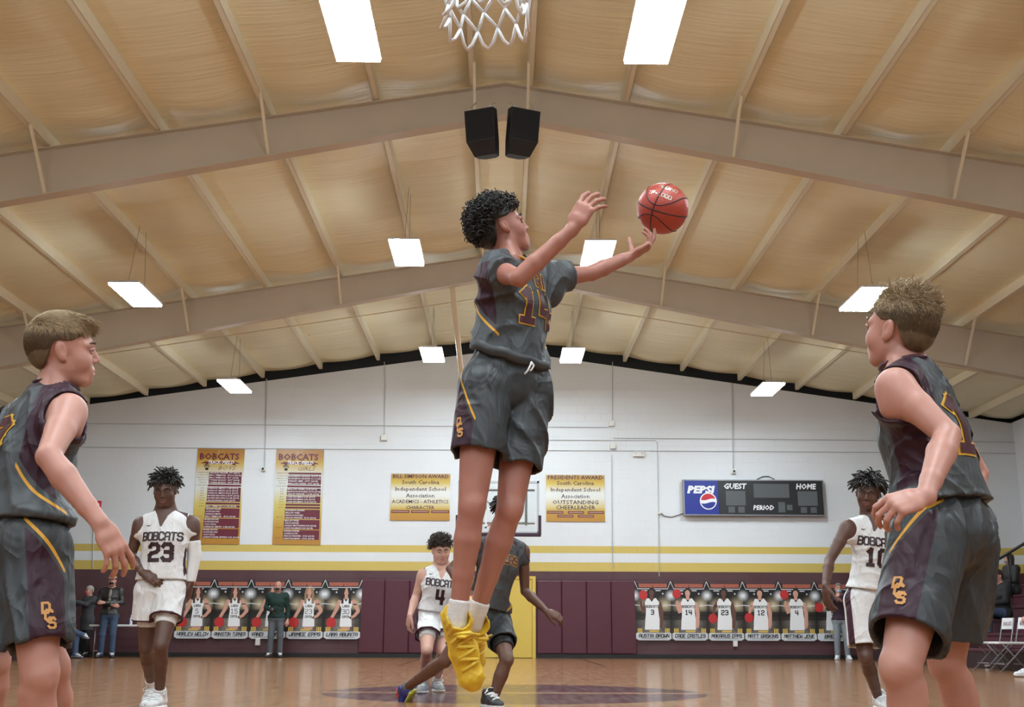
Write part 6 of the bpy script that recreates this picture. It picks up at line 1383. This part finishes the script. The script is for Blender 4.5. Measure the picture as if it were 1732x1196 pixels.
# ================================================================== BYSTANDERS
def garment(root, name, prims, m_, vox=.011, fold=.006, cuts=(), d1=(0, 0, 1), d2=(1, 0, 0)):
    F = solid(prims, vox); folds(F, fold, d1, d2, 26, 14, .7)
    for p, n in cuts: plane_cut(F, p, n)
    return to_obj(F, name, m_, root, 1)[0]
def stander(x, y, z0, H, ang, arms, label, top, bot, sk, hair=None, sit=None, mask=None, coat=0.0, shoes=M_dark_shoe, hat=None, vox=.0115, headturn=0.0, fat=1.0, undershirt=None, collar=None):
    """ang: heading in degrees (0 = towards the camera, 90 = to the right); arms: {'L':(elbow,wrist),'R':...} local (right, forward, up) fractions of H from the neck base"""
    a = math.radians(ang); f = V(math.sin(a), -math.cos(a), 0); u = V(0, 0, 1); r = np.cross(f, u); root = empty('person', (x, y, z0), label, 'person')
    P = lambda R_, F_, U_: V(x, y, z0)+r*R_*H+f*F_*H+u*U_*H
    a2 = a+math.radians(headturn); fh = V(math.sin(a2), -math.cos(a2), -.05); J = {}
    if sit is None:
        J.update(pel=P(0, 0, .545), che=P(0, .005, .72), nb=P(0, -.005, .825), shL=P(-.105, 0, .805), shR=P(.105, 0, .805), hipL=P(-.052, 0, .51), hipR=P(.052, 0, .51)); J['head'] = Fr(P(0, .012, .925), fh, u)
        for q, s in (('L', -1), ('R', 1)): J['kn'+q] = P(s*.06, .02, .28); J['an'+q] = P(s*.065, -.005, .048)
    else:
        J.update(pel=P(0, 0, .06), che=P(0, .02, .235), nb=P(0, .015, .34), shL=P(-.105, .015, .32), shR=P(.105, .015, .32), hipL=P(-.055, .02, .045), hipR=P(.055, .02, .045)); J['head'] = Fr(P(0, .035, .44), fh, u)
        for q, s in (('L', -1), ('R', 1)):
            kk, aa = sit[q]; J['kn'+q] = P(*kk); J['an'+q] = P(*aa)
    nb = J['nb']
    for q in 'LR':
        e, w_ = arms[q]; J['el'+q] = nb+H*(r*e[0]+f*e[1]+u*e[2]); J['wr'+q] = nb+H*(r*w_[0]+f*w_[1]+u*w_[2]); dd = unit(J['wr'+q]-J['el'+q]); J['h'+q] = dict(d=dd, n=unit(u*.3+f*.6+r*(.5 if q == 'R' else -.5)), side=1 if q == 'L' else -1, curl=(.5, .7, .4), fat=1.25, s=1.0)
    J['fwd'] = f; J['hs'] = H/1.78; s = H/1.78
    body(root, J, sk, vox, s, fat*.97, detail=True)
    eyes(J['head'], root, J['hs'], brow=M_hbrown)
    if hair == 'long':
        h = J['head']; garment(root, 'hair', cap_prims(h, s, .014)+[(ell(h.p(q*.07*s, -.02*s, -.07*s), (h.r, h.f, h.u), [.032*s, .05*s, .12*s]), .03) for q in (-1, 1)]+[(ell(h.p(0, -.07*s, -.06*s), (h.r, h.f, h.u), [.075*s, .04*s, .12*s]), .03)]+[(ell(h.p(0, .085*s, -.035*s), (h.r, h.f, h.u), [.064*s, .07*s, .09*s]), .01, 's')], M_hbrown, .008, .004)
    elif hair is not None:
        h = J['head']; F = solid(cap_prims(h, s, .010), .008); folds(F, .004, h.r, h.f, 120, 90, 1); cap_cut(h, s, .060, .02, -.06)(F); to_obj(F, 'hair', hair, root, 1)
    L = torso_prims(J['pel'], J['che'], nb, J['shL'], J['shR'], J['hipL'], J['hipR'], f, s, fat, .026)
    for q in 'LR': L += [(cone(J['sh'+q], J['el'+q], .072*s, .058*s), .03), (flat(cone(J['el'+q], J['wr'+q], .058*s, .044*s), J['wr'+q]+(J['el'+q]-J['wr'+q])*.06, J['wr'+q]-J['el'+q]), .02)]
    if coat: L += [(tube_e(J['pel'], J['pel']-u*coat*H, (.19*s, .13*s), (.21*s, .15*s), r), .05)]
    L.append((cone(nb+f*.02+u*.03, nb+u*.25, .062*s, .09), .006, 's'))
    garment(root, 'coat' if coat else 'jacket' if undershirt else 'top', L, top, vox, .007, [(J['pel']-u*(coat*H if coat else .06*s), -u)] if sit is None else [], u, r)
    if undershirt: garment(root, 'shirt', [(ell(J['che']+f*.085*s-u*.06, (r, f, u), [.055*s, .065*s, .24*s]), .02)], undershirt, vox, .002)
    if collar: garment(root, 'collar', [(cone(nb+f*.03, nb+f*.06-u*.10, .05, .02), .02)], collar, vox, .0)
    L = [(cone(J['hipL'], J['hipR'], .118*s*fat, .118*s*fat), .04)]
    for q in 'LR': L += [(cone(J['hip'+q], J['kn'+q], .100*s, .076*s), .03), (flat(cone(J['kn'+q], J['an'+q], .076*s, .062*s), J['an'+q]-u*.03, J['an'+q]-J['kn'+q]), .02)]
    garment(root, 'trousers', L, bot, vox, .008, [], unit(J['knR']-J['hipR']), r)
    for q in 'LR':
        fd = f+r*(.25 if q == 'R' else -.25); shoe(root, J['an'+q]+u*.012, fd, u, shoes, M_solew if shoes is M_shoew else M_black, M_white, .011, 1.05*s)
    if mask is not None:
        h = J['head']; ms_ = s; F = solid([(ell(h.p(0, .034*s, -.058*s), (h.r, h.f, h.u), [.062*s, .076*s, .056*s]), .01)], .006); plane_cut(F, h.p(0, .018*s, 0), -h.f); to_obj(F, 'face_mask', mask, root, 1)
    if hat is not None:
        h = J['head']; F = solid([(ell(h.p(0, -.014*s, .045*s), (h.r, h.f, h.u), [.092*s, .112*s, .092*s]), .01)], .007); plane_cut(F, h.p(0, 0, .050*s), -h.u); ho, _, _ = to_obj(F, 'cap', hat, root, 1)
        F = solid([(tube_e(h.p(0, .07*s, .052*s), h.p(0, .15*s, .040*s), (.075*s, .010*s), (.060*s, .008*s), h.r), .01)], .006); to_obj(F, 'brim', hat, ho, 1)
    return root, J
jeans = mat('blue_denim', (.045, .075, .14), .8, bump=.2, bscale=120, var=.25, vscale=4); greyp = mat('grey_trousers', (.10, .115, .13), .8, var=.1); lgreyp = mat('light_grey_trousers', (.20, .23, .26), .75, var=.1); blackc = mat('black_cloth', (.012, .012, .014), .8); leather = mat('black_leather', (.02, .017, .016), .35)
greens = mat('dark_green_knit', (.008, .030, .024), .85, bump=.3, bscale=90); plum = mat('dark_plum_fleece', (.028, .012, .024), .85); greyc = mat('charcoal_wool', (.055, .057, .062), .85, bump=.2, bscale=80); m_black = mat('black_mask', (.012, .011, .013), .7); m_blue = mat('light_blue_mask', (.32, .55, .75), .7); m_red = mat('red_mask', (.62, .03, .09), .7); m_greym = mat('grey_mask', (.16, .17, .16), .7)
hang = {'L': ((-.13, -.01, -.19), (-.14, .02, -.35)), 'R': ((.13, -.01, -.19), (.14, .02, -.35))}
def foot(px, y): return at(px, 1100, y)[0]
# man in green sweater holding a camera
rt, Jm = stander(foot(465, 26.9), 26.9, 0, 1.74, 3, {'L': ((-.14, -.02, -.19), (-.15, .02, -.34)), 'R': ((.15, -.02, -.18), (.06, .14, -.21))}, 'bald man in dark green sweater and grey jeans holding a camera before the posters', greens, greyp, S_FAIR, None, mask=m_black, shoes=mat('brown_shoe', (.05, .035, .028), .6))
cm = empty('camera_body', tuple(Jm['wrR']+V(.07, -.13, -.05)), 'small black camera held at the chest by the man in green', 'camera'); c = np.array(cm.location)
MB().bbox(c[0]-.075, c[0]+.075, c[1]-.03, c[1]+.03, c[2], c[2]+.10, .012).build('case', M_black, cm); MB().lathe(c+V(0, -.03, .05), [(.04, 0), (.042, .06), (.034, .07)], 18, (0, -1, 0)).build('lens_barrel', M_black, cm, True); MB().lathe(c+V(0, -.1, .05), [(.030, 0), (.028, .003)], 18, (0, -1, 0)).build('lens_glass', M_lens, cm, True)
# man in blue mask clapping
stander(foot(1425, 26.7), 26.7, 0, 1.74, -12, {'L': ((-.14, .02, -.17), (-.01, .14, -.06)), 'R': ((.15, .03, -.16), (.06, .15, -.03))}, 'man in blue mask, dark pullover and grey trousers clapping before the boy posters', plum, lgreyp, S_FAIR, mat('short_grey_hair', (.16, .12, .10), .7), mask=m_blue, shoes=M_shoew)
# man in cap, arms folded
stander(foot(180, 25.9), 25.9, 0, 1.82, 8, {'L': ((-.14, .03, -.17), (.05, .13, -.17)), 'R': ((.14, .03, -.17), (-.05, .14, -.20))}, 'man in tan cap, black jacket and jeans standing with folded arms', leather, jeans, S_FAIR, M_hbrown, mask=m_black, hat=mat('tan_cap', (.36, .27, .19), .8), undershirt=mat('stone_shirt', (.22, .20, .17), .8))
# woman with red mask
rw, Jw = stander(foot(143, 27.0), 27.0, 0, 1.62, -35, {'L': ((-.08, .10, -.10), (.10, .24, -.04)), 'R': ((.14, .08, -.09), (.14, .26, .0))}, 'grey haired woman in charcoal coat and red mask raising a thin stick', greyc, blackc, S_FAIR, M_hgrey, mask=m_red, coat=.18)
st0 = Jw['wrR']+V(-.03, -.06, .03); sk_ = MB().tube([at(103, 1000, st0[1]-.15), st0], .012, 6).build('pointer_stick', M_black); tag(sk_, 'thin dark stick held up by the woman in red mask', 'stick')
# seated people
sitp = {'L': ((-.06, .24, .065), (-.05, .25, -.15)), 'R': ((.06, .24, .07), (.08, .27, -.15))}
lap = {'L': ((-.13, .05, -.17), (-.06, .19, -.20)), 'R': ((.13, .05, -.17), (.05, .20, -.20))}
qx = at(92, 1080, 24.2); stander(-9.72, 25.5, .37, 1.72, 60, lap, 'person in blue jeans sitting crosslegged on the left bleachers, half hidden', greyc, jeans, S_FAIR, M_hgrey, sit={'L': ((-.06, .25, .07), (-.05, .27, -.17)), 'R': ((.03, .26, .13), (-.14, .30, .06))}, shoes=mat('grey_sneaker', (.22, .23, .25), .6))
def seat_at(px, k, y): return 8.25+.62*k+.16
stander(10.89, 24.3, 1.41, 1.68, -80, lap, 'dark haired woman in grey mask sitting high on the right bleachers', mat('black_floral_top', (.02, .018, .02), .7, var=.9, vscale=22), blackc, S_FAIR, 'long', sit=sitp, mask=m_greym)
stander(9.70, 22.2, .89, 1.80, -75, lap, 'man in black sweatshirt and patterned mask sitting on the right bleachers', blackc, jeans, S_FAIR, M_hbrown, sit=sitp, mask=mat('patterned_mask', (.22, .22, .22), .8, var=.95, vscale=60), fat=1.08)
stander(8.95, 21.9, .63, 1.75, -80, lap, 'person in pale grey shirt and jeans on the right bleachers, behind the near right player', mat('pale_grey_shirt', (.30, .30, .29), .8), jeans, S_FAIR, M_hgrey, sit=sitp)
stander(7.75, 15.9, .47, 1.78, -85, {'L': ((-.12, .08, -.17), (-.02, .24, -.17)), 'R': ((.12, .08, -.17), (.02, .25, -.17))}, 'person in black clothes sitting with clasped hands at the right edge', blackc, blackc, S_FAIR, M_hblack, sit={'L': ((-.06, .24, .04), (-.05, .24, -.21)), 'R': ((.06, .24, .04), (.08, .26, -.21))}, shoes=M_shoew)
# the chair that person sits on
fold_chair(7.78, 15.92, 'white folding chair under the black clothed person at the right edge')
